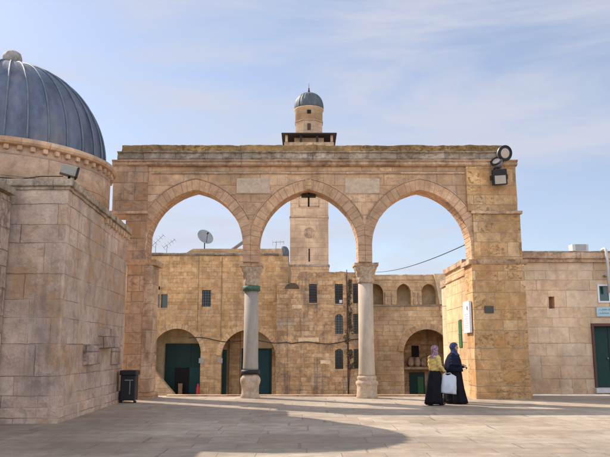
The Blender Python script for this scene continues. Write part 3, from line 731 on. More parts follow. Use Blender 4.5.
# joints between building phases
for x in (-7.62, -5.95): box(x-.012, x+.012, YA-.015, YA+.01, 2.4, 8.1).build('wall_joint', M['joint'], ba)
for i, (xc, hw, zs, rise) in enumerate([(-9.05,1.71,1.35,1.62),(-3.98,1.90,1.05,1.84)]):
    ring(MB(), xc, hw, zs, rise if rise > hw else hw*1.0005, .34, YA-.02, YA+.2, zb=-.2).build('voussoir_ring', M['voussoir_ochre'], ba) if False else None
    mb_ = MB()
    pts = [(xc-hw*math.cos(PI*k/40), arch_z(xc-hw*math.cos(PI*k/40), xc, hw, zs, rise)) for k in range(41)]
    c0 = (xc, zs-.3); L = 0
    for (x0, z0), (x1, z1) in zip(pts, pts[1:]):
        dl = math.hypot(x1-x0, z1-z0); o = []
        for x, z in ((x0,z0),(x1,z1)):
            d = Vector((x-c0[0], z-c0[1])).normalized(); o.append((x+d.x*.36, z+d.y*.36))
        mb_.quad([(x0,YA-.025,z0),(x1,YA-.025,z1),(o[1][0],YA-.025,o[1][1]),(o[0][0],YA-.025,o[0][1])], [(0,L),(0,L+dl),(.36,L+dl),(.36,L)])
        mb_.quad([(o[0][0],YA-.025,o[0][1]),(o[1][0],YA-.025,o[1][1]),(o[1][0],YA+.03,o[1][1]),(o[0][0],YA+.03,o[0][1])])
        mb_.quad([(x1,YA-.025,z1),(x0,YA-.025,z0),(x0,YA+.03,z0),(x1,YA+.03,z1)])
        L += dl
    mb_.build('voussoir_ring', M['voussoir_ochre'], ba)
    # recess
    x0, x1 = xc-hw-.25, xc+hw+.25; Yr = YA+2.3
    box(x0-.2, x0, YA+.61, Yr, LOW, 3.6).build('recess_wall', M['facade_mid'], ba)
    box(x1, x1+.2, YA+.61, Yr, LOW, 3.6).build('recess_wall', M['facade_mid'], ba)
    box(x0, x1, YA+.61, Yr, 3.4, 3.6).build('recess_vault', M['facade_mid'], ba)
    box(x0-.2, x1+.2, Yr, Yr+.2, LOW, 3.6).build('recess_back_wall', M['plaster'], ba)
    if i == 0:
        d_ = box(-10.25, -7.2, Yr-.12, Yr-.02, LOW, 1.95).build('door', M['green_door'], ba)
        box(-9.5, -8.45, Yr-.125, Yr-.121, LOW, .2).build('door_opening', M['dark_in'], d_)
        box(-8.40, -7.3, Yr-.17, Yr-.13, LOW, .2).build('door_leaf', M['teal_door'], d_)
        for x in (-10.2, -9.55, -8.42, -7.28): box(x-.04, x+.04, Yr-.16, Yr-.121, LOW, 1.9).build('door_post', M['green_door'], d_)
        box(-10.25, -7.2, Yr-.17, Yr-.121, .2, .32).build('door_rail', M['green_door'], d_)
        box(-9.15, -8.85, Yr-.6, Yr-.5, LOW, -.9).build('stone_post', M['facade_mid'], ba)
    else:
        d_ = box(-4.65, -2.45, Yr-.12, Yr-.02, LOW, 1.6).build('door', M['green_door'], ba)
        box(-3.5, -2.6, Yr-.17, Yr-.13, LOW, 1.45).build('door_leaf', M['teal_door'], d_)
        box(-4.35, -3.60, Yr-.17, Yr-.13, LOW, 1.45).build('door_leaf', M['green_door'], d_)
        box(-5.5, -4.75, Yr-.5, Yr-.02, LOW, 3.4).build('recess_pier', M['facade_left'], ba)
        box(-2.4, -1.95, Yr-.5, Yr-.02, LOW, 3.4).build('recess_pier', M['facade_left'], ba)
        box(-6.05, -5.6, YA+.9, YA+1.0, LOW, 1.5).build('door_leaf', M['green_door'], ba)
win(ba, -7.35, -6.70, 4.52, 5.70, YA, grille=True)
win(ba, -10.90, -10.38, 4.44, 5.40, YA, grille=False); win(ba, -10.26, -9.80, 4.44, 5.40, YA, grille=False)
box(-10.5,-10.36,YA+.2,YA+.25,5.72,5.98).build('vent_hole', M['dark_in'], ba)
for x in (-7.45, -6.15): box(x, x+.36, YA-.03, YA+.02, .58, .92).build('pale_block', M['column_white'], ba)
# set-back attic
at_ = root('roof_parapet_block', (-5, 51.5, 8.12), 'low plastered parapet block on the ochre roof below the dish', 'parapet')
MB().prism([(-9.3,8.12),(-8.2,8.78),(-1.7,8.78),(-1.7,8.12)], YA+.7, YA+3.2, 'y').build('wall', M['facade_right'], at_, rough=.02, sub=.5)
# red canister, ramp wall
tag(MB().lathe([(.0,LOW),(.13,LOW+.01),(.13,LOW+2.2),(.11,LOW+2.4),(.06,LOW+2.56),(.06,LOW+2.66),(.0,LOW+2.68)], (-7.42,49.7,0), 20).build('red_canister', M['red']),
    'small red canister at the foot of the pier between the green doors', 'canister')
tag(MB().prism([(-11.2,LOW),(-7.4,LOW),(-9.0,-1.4),(-10.75,.55),(-11.2,.62)], 48.9, 49.5, 'y').build('sloping_stair_wall', M['facade_right'], rough=.02, sub=.5),
    'sloping ochre stone wall in front of the first green doored arch', 'stair wall')

# middle building
bb = root('brown_tower_house', (2, 52, LOW), 'tall brown stone house with barred windows below the minaret', 'building')
YB = 48.6
def k48(v): return v*YB/50
def z48(v): return 1.48+(v-1.48)*YB/50
wt = lambda x: (z48(7.0) if x > -.42 else z48(6.2))+.10*noise.noise(Vector((x*1.4,0,3)))+.05*noise.noise(Vector((x*5,0,3)))
opsB = [rect_op(k48(.29), k48(.85), z48(4.78), z48(6.13)), rect_op(k48(2.13), k48(2.70), z48(4.71), z48(6.13)), arch_op(k48(2.41), k48(.28), z48(2.59), z48(3.75), .24, 8),
        arch_op(k48(2.39), k48(.28), z48(.17), z48(1.42), .14, 8), rect_op(k48(3.42), k48(3.78), z48(4.75), z48(6.15)), rect_op(k48(3.42), k48(3.78), z48(2.6), z48(4.0)), rect_op(k48(3.42), k48(3.78), z48(.2), z48(1.55))]
wall(MB(), -1.20, 4.72, LOW, wt, YB, YB+.5, opsB).build('wall', M['facade_mid'], bb, rough=.02, sub=1.0)
box(-1.18, -.7, YB+.51, 60, LOW, 5.9).build('side_wall', M['facade_mid'], bb)
box(4.2, 4.70, YB+.51, 60, LOW, 6.7).build('side_wall', M['facade_mid'], bb)
box(-.69, 4.19, 59.5, 60.02, LOW, 6.7).build('rear_wall', M['facade_mid'], bb)
box(-.40, 4.68, YB+.51, 60, 6.70, 6.75).build('roof', M['lower_paving'], bb)
for a, b_, c, d in [(.29,.85,4.78,6.13),(2.13,2.70,4.71,6.13),(2.13,2.69,2.59,4.0),(2.11,2.67,.17,1.55),(3.42,3.78,4.75,6.15),(3.42,3.78,2.6,4.0),(3.42,3.78,.2,1.55)]:
    win(bb, k48(a), k48(b_), z48(c), z48(d), YB, grille=True)
box(k48(.24), k48(.90), YB-.06, YB+.05, z48(4.70), z48(4.77)).build('sill', M['moulding'], bb)
box(k48(2.08), k48(2.75), YB-.06, YB+.05, z48(4.63), z48(4.70)).build('sill', M['moulding'], bb)
box(k48(2.45), k48(2.65), YB+.05, YB+.14, z48(4.78), z48(5.0)).build('window_box', M['off_white'], bb)
tag(MB().tube([(k48(2.98),YB-.06,z48(7.15)),(k48(3.0),YB-.06,5.5),(k48(3.02),YB-.06,LOW)], .035, 8).build('wall_drainpipe', M['brown_frame']), 'dark vertical drainpipe down the brown house beside barred windows', 'pipe')
for x0, x1, z0, z1 in ((-.45,.95,2.05,2.32),(1.05,1.75,.55,.78),(-.9,-.2,4.3,4.55),(3.9,4.5,3.1,3.4)):
    box(x0, x1, YB-.012, YB+.02, z0, z1).build('repair_patch', M['plaster'], bb, rough=.03, sub=.15)
cr0 = root('wall_creeper', (k48(3.1), YB-.05, LOW), 'dry dark creeper clinging to the brown house beside the drainpipe', 'plant')
random.seed(21); lf_ = MB()
for k in range(1500):
    z = random.uniform(.2, z48(6.8)); x = k48(3.12)+random.gauss(0, .11)+.10*math.sin(z*2.3)
    if noise.noise(Vector((x*2, z*1.3, 5))) < -.02: continue
    y = YB-.03-random.random()*.10; a = random.uniform(0, PI); l = random.uniform(.03, .08)
    dx, dz = l*math.cos(a), l*math.sin(a)
    lf_.quad([(x-dx,y,z-dz),(x+dz*.5,y-.03,z-dx*.5),(x+dx,y,z+dz),(x-dz*.5,y+.03,z+dx*.5)])
lf_.build('foliage', M['creeper'], cr0)
MB().tube([(k48(3.1)+.05*math.sin(i*1.3), YB-.03, LOW+i*.62) for i in range(17)], .02, 5).build('stem', M['dark_wood'], cr0)
# blind arch + notch block left of the house
lb = root('low_turret', (-1.0, 50, LOW), 'narrow stone bay with a blind half arch left of the minaret foot', 'building')
wall(MB(), -3.0, -.55, 2.0, z48(6.55), YB-.25, YB+1.3, []).build('wall', M['facade_left'], lb, rough=.02, sub=.8) if False else None
mb_ = MB(); pts = [(k48(-.92)+.50*math.cos(PI*k/16), z48(5.78)+.42*math.sin(PI*k/16)) for k in range(17)]
mb_.prism(pts, YB-.03, YB+.02, 'y'); mb_.build('blind_arch', M['deep_brown'], lb)
wall(MB(), -1.95, -1.21, LOW, z48(6.22), YB-.01, YB+1.38, []).build('wall', M['facade_mid'], lb, rough=.015, sub=.6)

# right: loggia building
bc = root('loggia_building', (7, 58, LOW), 'yellow stone building with an open arched loggia above a big arch', 'building')
YC = 52.0
kc = lambda v: v*YC/50
zc = lambda v: 1.48+(v-1.48)*YC/50
log = [(4.98, .62), (7.07, .50), (8.60+.27, .52)]
opsC = [arch_op(kc(8.62), kc(1.68), LOW, zc(1.35), kc(1.58))]
for x, h_ in log: opsC.append(arch_op(kc(x)-.03, kc(h_), zc(4.66), zc(5.55), kc(.60), 16))
tw = lambda x: zc(6.80)+.05*noise.noise(Vector((x*3,1,3)))
wall(MB(), 3.9, 14.5, LOW, tw, YC, YC+.5, opsC).build('wall', M['facade_right'], bc, rough=.018, sub=1.0)
box(3.9, 14.5, YC-.10, YC+.02, zc(4.56), zc(4.66)).build('loggia_ledge', M['cornice'], bc, rough=.015, sub=.4)
box(3.9, 14.5, YC-.05, YC+.02, zc(6.42), zc(6.47)).build('string_course', M['moulding'], bc, rough=.015, sub=.4)
box(3.92, 14.48, YC+1.3, YC+1.5, zc(4.3), zc(6.7)).build('loggia_back_wall', M['plaster'], bc)
box(3.92, 14.48, YC+.51, YC+1.3, zc(4.40), zc(4.60)).build('loggia_floor', M['moulding'], bc)
box(3.9, 14.5, YC+.52, 62, zc(6.70), zc(6.76)).build('roof', M['lower_paving'], bc)
for x in (kc(8.62)-kc(1.68)-.35, kc(8.62)+kc(1.68)+.15): box(x, x+.2, YC+.51, YC+3, LOW, 4.2).build('recess_wall', M['facade_mid'], bc)
box(kc(6.8), kc(10.5), YC+.51, YC+3, 4.0, 4.2).build('recess_vault', M['facade_mid'], bc)
box(kc(6.7), kc(10.6), YC+3, YC+3.2, LOW, 4.2).build('recess_back_wall', M['facade_mid'], bc)
box(3.95, 4.2, YC+.51, 62, LOW, 6.7).build('side_wall', M['facade_right'], bc); box(14.2, 14.48, YC+.51, 62, LOW, 6.7).build('side_wall', M['facade_right'], bc)
box(3.95, 14.48, 61.6, 61.98, LOW, 6.7).build('rear_wall', M['facade_right'], bc)
for x, h_ in log + [(6.05,.0),(7.98,.0),(9.62,0)]:
    pass
for x in (5.75, 6.22, 7.80, 8.10, 9.62):
    MB().lathe([(.09,zc(4.66)),(.07,zc(4.75)),(.07,zc(5.42)),(.11,zc(5.52))], (kc(x), YC-.02, 0), 12).build('colonnette', M['moulding'], bc)
# big arch ring
xc, hw, zs, rise = kc(8.62), kc(1.68), zc(1.35), kc(1.58)
for rr, nm in ((.42,'voussoir_ring'),):
    mb_ = MB(); L = 0
    pts = [(xc-hw*math.cos(PI*k/40), arch_z(xc-hw*math.cos(PI*k/40), xc, hw, zs, rise)) for k in range(41)]
    for (x0, z0), (x1, z1) in zip(pts, pts[1:]):
        dl = math.hypot(x1-x0, z1-z0); o = []
        for x, z in ((x0,z0),(x1,z1)):
            d = Vector((x-xc, z-zs+.2)).normalized(); o.append((x+d.x*rr, z+d.y*rr))
        mb_.quad([(x0,YC-.06,z0),(x1,YC-.06,z1),(o[1][0],YC-.06,o[1][1]),(o[0][0],YC-.06,o[0][1])], [(0,L),(0,L+dl),(rr,L+dl),(rr,L)])
        mb_.quad([(o[0][0],YC-.06,o[0][1]),(o[1][0],YC-.06,o[1][1]),(o[1][0],YC+.03,o[1][1]),(o[0][0],YC+.03,o[0][1])])
        mb_.quad([(x1,YC-.06,z1),(x0,YC-.06,z0),(x0,YC+.03,z0),(x1,YC+.03,z1)])
        L += dl
    mb_.build(nm, M['voussoir_ochre'], bc)
# recess details at Y = YC+3
k55 = lambda v: v*55/50
z55 = lambda v: 1.48+(v-1.48)*55/50
box(k55(7.50), k55(8.0), YC+2.9, YC+2.99, z55(1.0), z55(1.78)).build('window', M['dark_in'], bc)
for x in (7.4, 7.85, 8.3): MB().lathe([(.16,0),(.24,.15),(.26,.35),(.16,.6),(.1,.72)], (k55(x), YC+2.7, z55(.35)), 16).build('stone_baluster', M['moulding'], bc)
box(k55(6.9), k55(9.9), YC+2.45, YC+2.99, z55(.16), z55(.33)).build('recess_ledge', M['moulding'], bc)
dC = box(k55(7.30), k55(8.35), YC+2.9, YC+2.99, LOW, z55(-.05)).build('door', M['green_door'], bc)
box(k55(7.85), k55(8.25), YC+2.86, YC+2.899, LOW, z55(-.35)).build('door_leaf', M['green_paint'], dC)
MB().prism([(9.92,zc(4.67)),(11.2,zc(4.67)),(11.2,zc(6.84)),(9.55,zc(6.84))], YC-.35, YC-.02, 'y').build('end_pier', M['plaster'], bc, rough=.02, sub=.4)
MB().prism([(9.96,zc(3.9)),(11.2,zc(3.9)),(11.2,zc(4.55)),(9.96,zc(4.55))], YC-.30, YC-.02, 'y').build('end_corbel', M['facade_right'], bc, rough=.02, sub=.4)

# facade cable
pts = []
for i in range(41):
    x = -8.2+12.6*i/40; y = (YA-.05 if x < -1.95 else YB-.08)
    z = 2.05+.10*math.sin(i*.55)-(.15 if x > -1.2 else 0)+.25*((x+2)/6)**2
    pts.append((x, y, z))
tag(MB().tube(pts, .028, 6).build('facade_cable', M['iron']), 'black cable strung across the ochre and brown facades above the arches', 'cable')
# overhead wire
pts = []
for i in range(25):
    k = i/24; pts.append((4.72+(5.45-4.72)*k, 48.7+(23.3-48.7)*k, 6.85+(5.0-6.85)*k-1.1*k*(1-k)))
tag(MB().tube(pts, .016, 6).build('overhead_wire', M['iron']), 'thin wire hanging across the sky in the right hand arch', 'wire')

# ------------------------------------------------------------------ minaret
mn = root('minaret', (.38, 67.8, LOW), 'square stone minaret with grey ribbed dome rising behind the arcade', 'minaret')
cx, cy = .40, 67.9; hw = 1.84
box(cx-hw, cx+hw, cy-hw, cy+hw, LOW, 20.1).build('shaft', M['minaret'], mn, bevel=.03, rough=.012, sub=.8)
box(cx-hw-.05, cx+hw+.05, cy-hw-.05, cy+hw+.05, 14.0, 14.12).build('string_course', M['moulding'], mn)
box(cx-hw-.02, cx+hw+.05, cy-hw-.06, cy+hw+.3, LOW, 9.3).build('lower_shaft', M['facade_right'], mn, rough=.02, sub=.8)
box(cx-hw-.06, cx+hw+.12, cy-hw-.12, cy+hw+.32, 9.3, 9.45).build('shaft_ledge', M['cornice'], mn, rough=.02, sub=.3)
pn = box(cx-1.05, cx+1.05, cy-hw-.04, cy-hw+.02, 14.95, 17.4).build('raised_panel', M['minaret'], mn, bevel=.02)
box(cx-.95, cx+.95, cy-hw-.075, cy-hw-.03, 15.05, 15.15).build('panel_rim', M['moulding'], pn)
for sx in (-1, 1): box(cx+sx*.95-.05, cx+sx*.95+.05, cy-hw-.075, cy-hw-.03, 15.05, 17.3).build('panel_rim', M['moulding'], pn)
box(cx-.06, cx+.06, cy-hw-.02, cy-hw+.0, 9.75, 11.0).build('slit_window', M['dark_in'], mn)
T = Matrix.Rotation(R(90), 4, 'X')
MB().lathe([(.52,-.02),(.52,.06),(.44,.07),(.40,.03),(.0,.03)], (cx, cy-hw, 12.55), 32, T=T, smooth=False).build('medallion', M['moulding'], mn)
# balcony
for k in range(3): box(cx-hw-.1-.2*k, cx+hw+.1+.2*k, cy-hw-.1-.2*k, cy+hw+.1+.2*k, 20.1+.17*k, 20.27+.17*k).build('balcony_corbelling', M['moulding'], mn)
BH = 2.35
box(cx-BH, cx+BH, cy-BH, cy+BH, 20.61, 20.78).build('balcony_floor', M['moulding'], mn)
rl_ = MB()
for sx, sy, ex, ey in ((-1,-1,1,-1),(-1,1,1,1),(-1,-1,-1,1),(1,-1,1,1)):
    rl_.box(cx+min(sx,ex)*BH-.04, cx+max(sx,ex)*BH+.04, cy+min(sy,ey)*BH-.04, cy+max(sy,ey)*BH+.04, 20.78, 21.45)
for i, (sx, sy, ex, ey) in enumerate(((-1,-1,1,-1),(-1,1,1,1),(-1,-1,-1,1),(1,-1,1,1))):
    e_ = .05 if i > 1 else 0
    box(cx+min(sx,ex)*BH-.05, cx+max(sx,ex)*BH+.05, cy+min(sy,ey)*BH-.05+2*e_, cy+max(sy,ey)*BH+.05-2*e_, 20.78, 21.35).build('balustrade', M['moulding'], mn)
box(cx-1.45, cx+1.45, cy-1.45, cy+1.45, 20.79, 22.1).build('balcony_core', M['minaret'], mn, bevel=.03)
for sx in (-1, -.36, .36, 1):
    for sy in (-1, 1):
        x = cx+sx*2.2; y = cy+sy*2.2
        box(x-.12, x+.12, y-.12, y+.12, 21.35, 22.10).build('balcony_post', M['moulding'] if abs(sx) == 1 else M['dark_wood'], mn)
for sy in (-.36, .36):
    for sx in (-1, 1): 
        x = cx+sx*2.2; y = cy+sy*2.2
        box(x-.09, x+.09, y-.09, y+.09, 21.35, 22.10).build('balcony_post', M['dark_wood'], mn)
cr = MB(); n = 0
C1 = 2.68; cr.v += [(cx-C1,cy-C1,22.10),(cx+C1,cy-C1,22.10),(cx+C1,cy+C1,22.10),(cx-C1,cy+C1,22.10),(cx-C1,cy-C1,22.22),(cx+C1,cy-C1,22.22),(cx+C1,cy+C1,22.22),(cx-C1,cy+C1,22.22),
       (cx-1.5,cy-1.5,22.45),(cx+1.5,cy-1.5,22.45),(cx+1.5,cy+1.5,22.45),(cx-1.5,cy+1.5,22.45)]
for f in ((3,2,1,0),(0,1,5,4),(1,2,6,5),(2,3,7,6),(3,0,4,7),(4,5,9,8),(5,6,10,9),(6,7,11,10),(7,4,8,11),(8,9,10,11)): cr.face(f)
cr.build('canopy', M['dark_wood'], mn)
ln = MB().lathe([(1.44,22.3),(1.44,23.95),(1.52,23.98),(1.52,24.07),(1.44,24.1)], (cx,cy,0), 8, a0=PI/8, smooth=False).build('lantern', M['minaret'], mn)
MB().lathe([(1.38,24.06),(1.38,25.28),(1.48,25.34),(1.50,25.44),(1.4,25.46)], (cx,cy,0), 48, smooth=True).build('lantern_drum', M['minaret'], ln)
box(cx-.19, cx+.19, cy-1.41, cy-1.30, 24.60, 25.0).build('lantern_window', M['dark_in'], ln)
box(cx-.17, cx+.17, cy-1.38, cy-1.2, 22.95, 23.6).build('lantern_window', M['brown_frame'], ln)
pf = []
for i in range(25):
    a = i/24*PI/2; pf.append((1.44*math.cos(a)**.8*(1+.05*math.sin(2*a)), 25.45+1.78*math.sin(a)))
pf[-1] = (.02, 25.45+1.82)
MB().lathe(pf, (cx,cy,0), 24*8, lambda a, z: 1+.03*abs(math.cos(a*12))).build('dome', M['lead_green'], mn)
MB().lathe([(.09,27.2),(.05,27.35),(.13,27.48),(.04,27.60),(.09,27.70),(.03,27.8),(.015,28.3)], (cx,cy,0), 12).build('finial', M['iron'], mn)

# ------------------------------------------------------------------ roof things
ds = root('satellite_dish', (-7.4, 51.0, 8.78), 'grey satellite dish on a mast above the ochre roof', 'satellite dish')
T = Matrix.Rotation(R(35), 4, 'Z') @ Matrix.Rotation(R(62), 4, 'X')
MB().lathe([(.0,.0),(.3,-.02),(.48,-.07),(.62,-.14),(.63,-.15),(.62,-.165),(.48,-.10),(.3,-.05),(.0,-.03)][::-1], (-7.4,50.9,9.62), 32, T=T @ Matrix.Scale(-1, 4, (0,0,1))).build('reflector', M['dish'], ds)
d = (T @ Vector((0,0,1)))
c0 = Vector((-7.4,50.9,9.62))
MB().tube([c0 + (T@Vector((0,-.5,.1))), c0 + d*.55], .02, 6).build('feed_arm', M['iron'], ds)
MB().tube([c0 + d*.50, c0 + d*.64], .055, 10).build('receiver', M['iron'], ds)
MB().tube([(-7.4,51.02,8.74),(-7.4,51.0,9.55)], .04, 8).build('mast', M['iron'], ds)
def antenna(x, y, z, h, lean, n, L, label):
    o = root('tv_antenna', (x, y, z), label, 'antenna', 'television antennas on the ochre roof')
    MB().tube([(x,y,z),(x,y,z+h)], .022, 6).build('mast', M['grey_metal'], o)
    bm_ = MB(); a = Vector((x, y, z+h)); dr_ = Vector((math.cos(lean), .25, math.sin(lean))).normalized()
    bm_.tube([a-dr_*L*.3, a+dr_*L*.7], .018, 6).build('boom', M['grey_metal'], o)
    for k in range(n):
        p0 = a+dr_*L*(-.28+.95*k/(n-1)); sd = Vector((-dr_.z, 0, dr_.x))*(.26-.02*k)
        MB().tube([p0-sd, p0+sd], .011, 5).build('element', M['grey_metal'], o)
antenna(-10.95, 50.8, 8.12, 1.15, R(48), 5, 1.15, 'left one of the two tilted antennas on the ochre roof')
antenna(-10.15, 50.9, 8.12, .95, R(40), 5, 1.05, 'right one of the two tilted antennas on the ochre roof')
antenna(-2.2, 52.4, 8.78, .75, R(4), 4, .9, 'small level antenna on the roof edge left of the minaret')
so = root('solar_collector', (-4.9, 52.2, 8.78), 'slanted solar panel leaning on the parapet roof left of the grey tank', 'solar panel')
T = Matrix.Translation((-4.95, 51.9, 9.22)) @ Matrix.Rotation(R(-36), 4, 'Y')
MB().box(-.72, .72, -.5, .5, -.04, .04, T).build('panel', M['grey_metal'], so, bevel=.01)
MB().box(-.68, .68, -.46, .46, .041, .047, T).build('glass', M['glass'], so)
for yy in (51.5, 52.3): MB().tube([(-4.45,yy,8.78),(-4.45,yy,9.52)], .025, 6).build('strut', M['iron'], so)
wt_ = root('water_tank', (-4.12, 51.6, 8.78), 'small grey water tank on the parapet roof beside the solar panel', 'tank')
MB().lathe([(.28,8.86),(.29,8.9),(.29,9.28),(.26,9.32),(.0,9.36)], (-4.22,51.4,0), 24).build('tank', M['dark_plaque'], wt_)
for x in (-4.38,-4.06): box(x-.03,x+.03,51.2,51.6,8.78,8.87).build('foot', M['iron'], wt_)
MB().tube([(-4.2,51.4,9.34),(-4.15,51.4,9.6),(-4.0,51.5,9.65)], .03, 8).build('pipe', M['pipe_white'], wt_)
sd = root('small_roof_dome', (-1.3, 54, 8.12), 'tiny dark dome peeking over the roof left of the minaret', 'dome')
MB().lathe([(.42,8.12),(.42,9.0),(.39,9.2),(.30,9.38),(.18,9.48),(.0,9.52)], (-1.66,54.4,0), 24).build('dome', M['lead_green'], sd)

# ------------------------------------------------------------------ people
def skin(name, J, E, mat, voxel=None, extra=None, sub=2, disp=0.0, root_j=None):
    me = bpy.data.meshes.new(name); ks = list(J); ix = {k: i for i, k in enumerate(ks)}
    me.from_pydata([J[k][0] for k in ks], [(ix[a], ix[b]) for a, b in E], [])
    o = bpy.data.objects.new(name, me); COL.objects.link(o)
    m = o.modifiers.new('s', 'SKIN'); m.use_smooth_shade = True
    sv = me.skin_vertices[0].data
    for k in ks:
        r = J[k][1]; r = r if isinstance(r, tuple) else (r, r); sv[ix[k]].radius = r
    sv[ix[root_j or ks[0]]].use_root = True
    o.modifiers.new('u', 'SUBSURF').levels = sub
    dg = bpy.context.evaluated_depsgraph_get(); dg.update()
    r = bpy.data.meshes.new_from_object(o.evaluated_get(dg)); bpy.data.objects.remove(o)
    return r
def join(meshes, voxel, name, smooth_it=3):
    bm = bmesh.new()
    for m in meshes: bm.from_mesh(m)
    me = bpy.data.meshes.new(name); bm.to_mesh(me); bm.free()
    o = bpy.data.objects.new(name, me); COL.objects.link(o)
    m = o.modifiers.new('r', 'REMESH'); m.mode = 'VOXEL'; m.voxel_size = voxel; m.use_smooth_shade = True
    if smooth_it:
        s_ = o.modifiers.new('sm', 'SMOOTH'); s_.iterations = smooth_it; s_.factor = .5
    dg = bpy.context.evaluated_depsgraph_get(); dg.update()
    r = bpy.data.meshes.new_from_object(o.evaluated_get(dg)); bpy.data.objects.remove(o)
    for p_ in r.polygons: p_.use_smooth = True
    return r
def ell(c, r, T=None):
    bm = bmesh.new(); bmesh.ops.create_uvsphere(bm, u_segments=24, v_segments=16, radius=1)
    for v in bm.verts:
        p_ = Vector((v.co.x*r[0], v.co.y*r[1], v.co.z*r[2]))
        if T is not None: p_ = T @ p_
        v.co = p_+Vector(c)
    me = bpy.data.meshes.new('e'); bm.to_mesh(me); bm.free(); return me
def hand(W, dirv, palm_n, side, curl):
    """meshes of palm, four fingers and thumb; W wrist, dirv pointing direction, palm_n palm normal"""
    d = Vector(dirv).normalized(); n = Vector(palm_n).normalized(); s_ = d.cross(n).normalized()*side
    W = Vector(W); out = []
    out.append(skin('p', {'a': (W, (.024,.018)), 'b': (W+d*.05, (.036,.015)), 'c': (W+d*.088, (.038,.013))}, [('a','b'),('b','c')], None))
    for i, (o_, l) in enumerate(((.030,.068),(.010,.078),(-.010,.073),(-.029,.056))):
        a = W+d*.075+s_*o_; dd = d.copy(); pts = [a]
        for k in range(3):
            dd = (dd + n*curl*(.55+.25*k)).normalized(); pts.append(pts[-1]+dd*l*(.45,.32,.25)[k])
        out.append(skin('f', {k: (pts[k], .0085-.0008*k) for k in range(4)}, [(0,1),(1,2),(2,3)], None, sub=1))
    t0 = W+d*.03+s_*.028; t1 = t0+(d*.5+s_*.7+n*.3).normalized()*.034; t2 = t1+(d*.8+s_*.25+n*.5).normalized()*.03; t3 = t2+(d*.9+n*.4).normalized()*.022
    out.append(skin('t', {0:(t0,.012),1:(t1,.0105),2:(t2,.0095),3:(t3,.008)}, [(0,1),(1,2),(2,3)], None, sub=1))
    return out
def caps(pts):
    """closed tapered tube with round ends; pts: (point, radius)"""
    bm = bmesh.new()
    for (a, ra), (b, rb) in zip(pts, pts[1:]):
        a, b = Vector(a), Vector(b); n = 9
        for i in range(n+1):
            k = i/n; c = a.lerp(b, k); rr = ra+(rb-ra)*k
            bmesh.ops.create_icosphere(bm, subdivisions=2, radius=rr, matrix=Matrix.Translation(c))
    me = bpy.data.meshes.new('c'); bm.to_mesh(me); bm.free(); return me
def put(me, name, mat, parent):
    me.materials.clear(); me.materials.append(mat); me.name = name
    o = bpy.data.objects.new(name, me); COL.objects.link(o)
    if parent is not None: o.parent = parent
    return o
def loft(rings, seg=72, folds=0.0, nf=9, seed=0.0, cap=True):
    """rings: (cx, cy, z, rx, ry). Garment tube with folds deepening downwards"""
    b = MB(); n = len(rings)
    for i, (x, y, z, rx, ry) in enumerate(rings):
        k = 1-i/(n-1)
        for j in range(seg):
            a = 2*PI*j/seg
            f = 1+folds*k*(math.sin(nf*a+seed+1.2*math.sin(2*a+seed)+k*.8)*.6+math.sin((nf*2-3)*a+seed*2)*.25)
            b.v.append((x+rx*f*math.cos(a), y+ry*f*math.sin(a), z+.012*k*k*math.sin(3*a+seed)))
    for i in range(n-1):
        for j in range(seg):
            k = (j+1) % seg; b.face((i*seg+j, i*seg+k, (i+1)*seg+k, (i+1)*seg+j), smooth=True)
    if cap: b.face([(n-1)*seg+j for j in range(seg)], smooth=True)
    b.face([j for j in range(seg)][::-1])
    return b

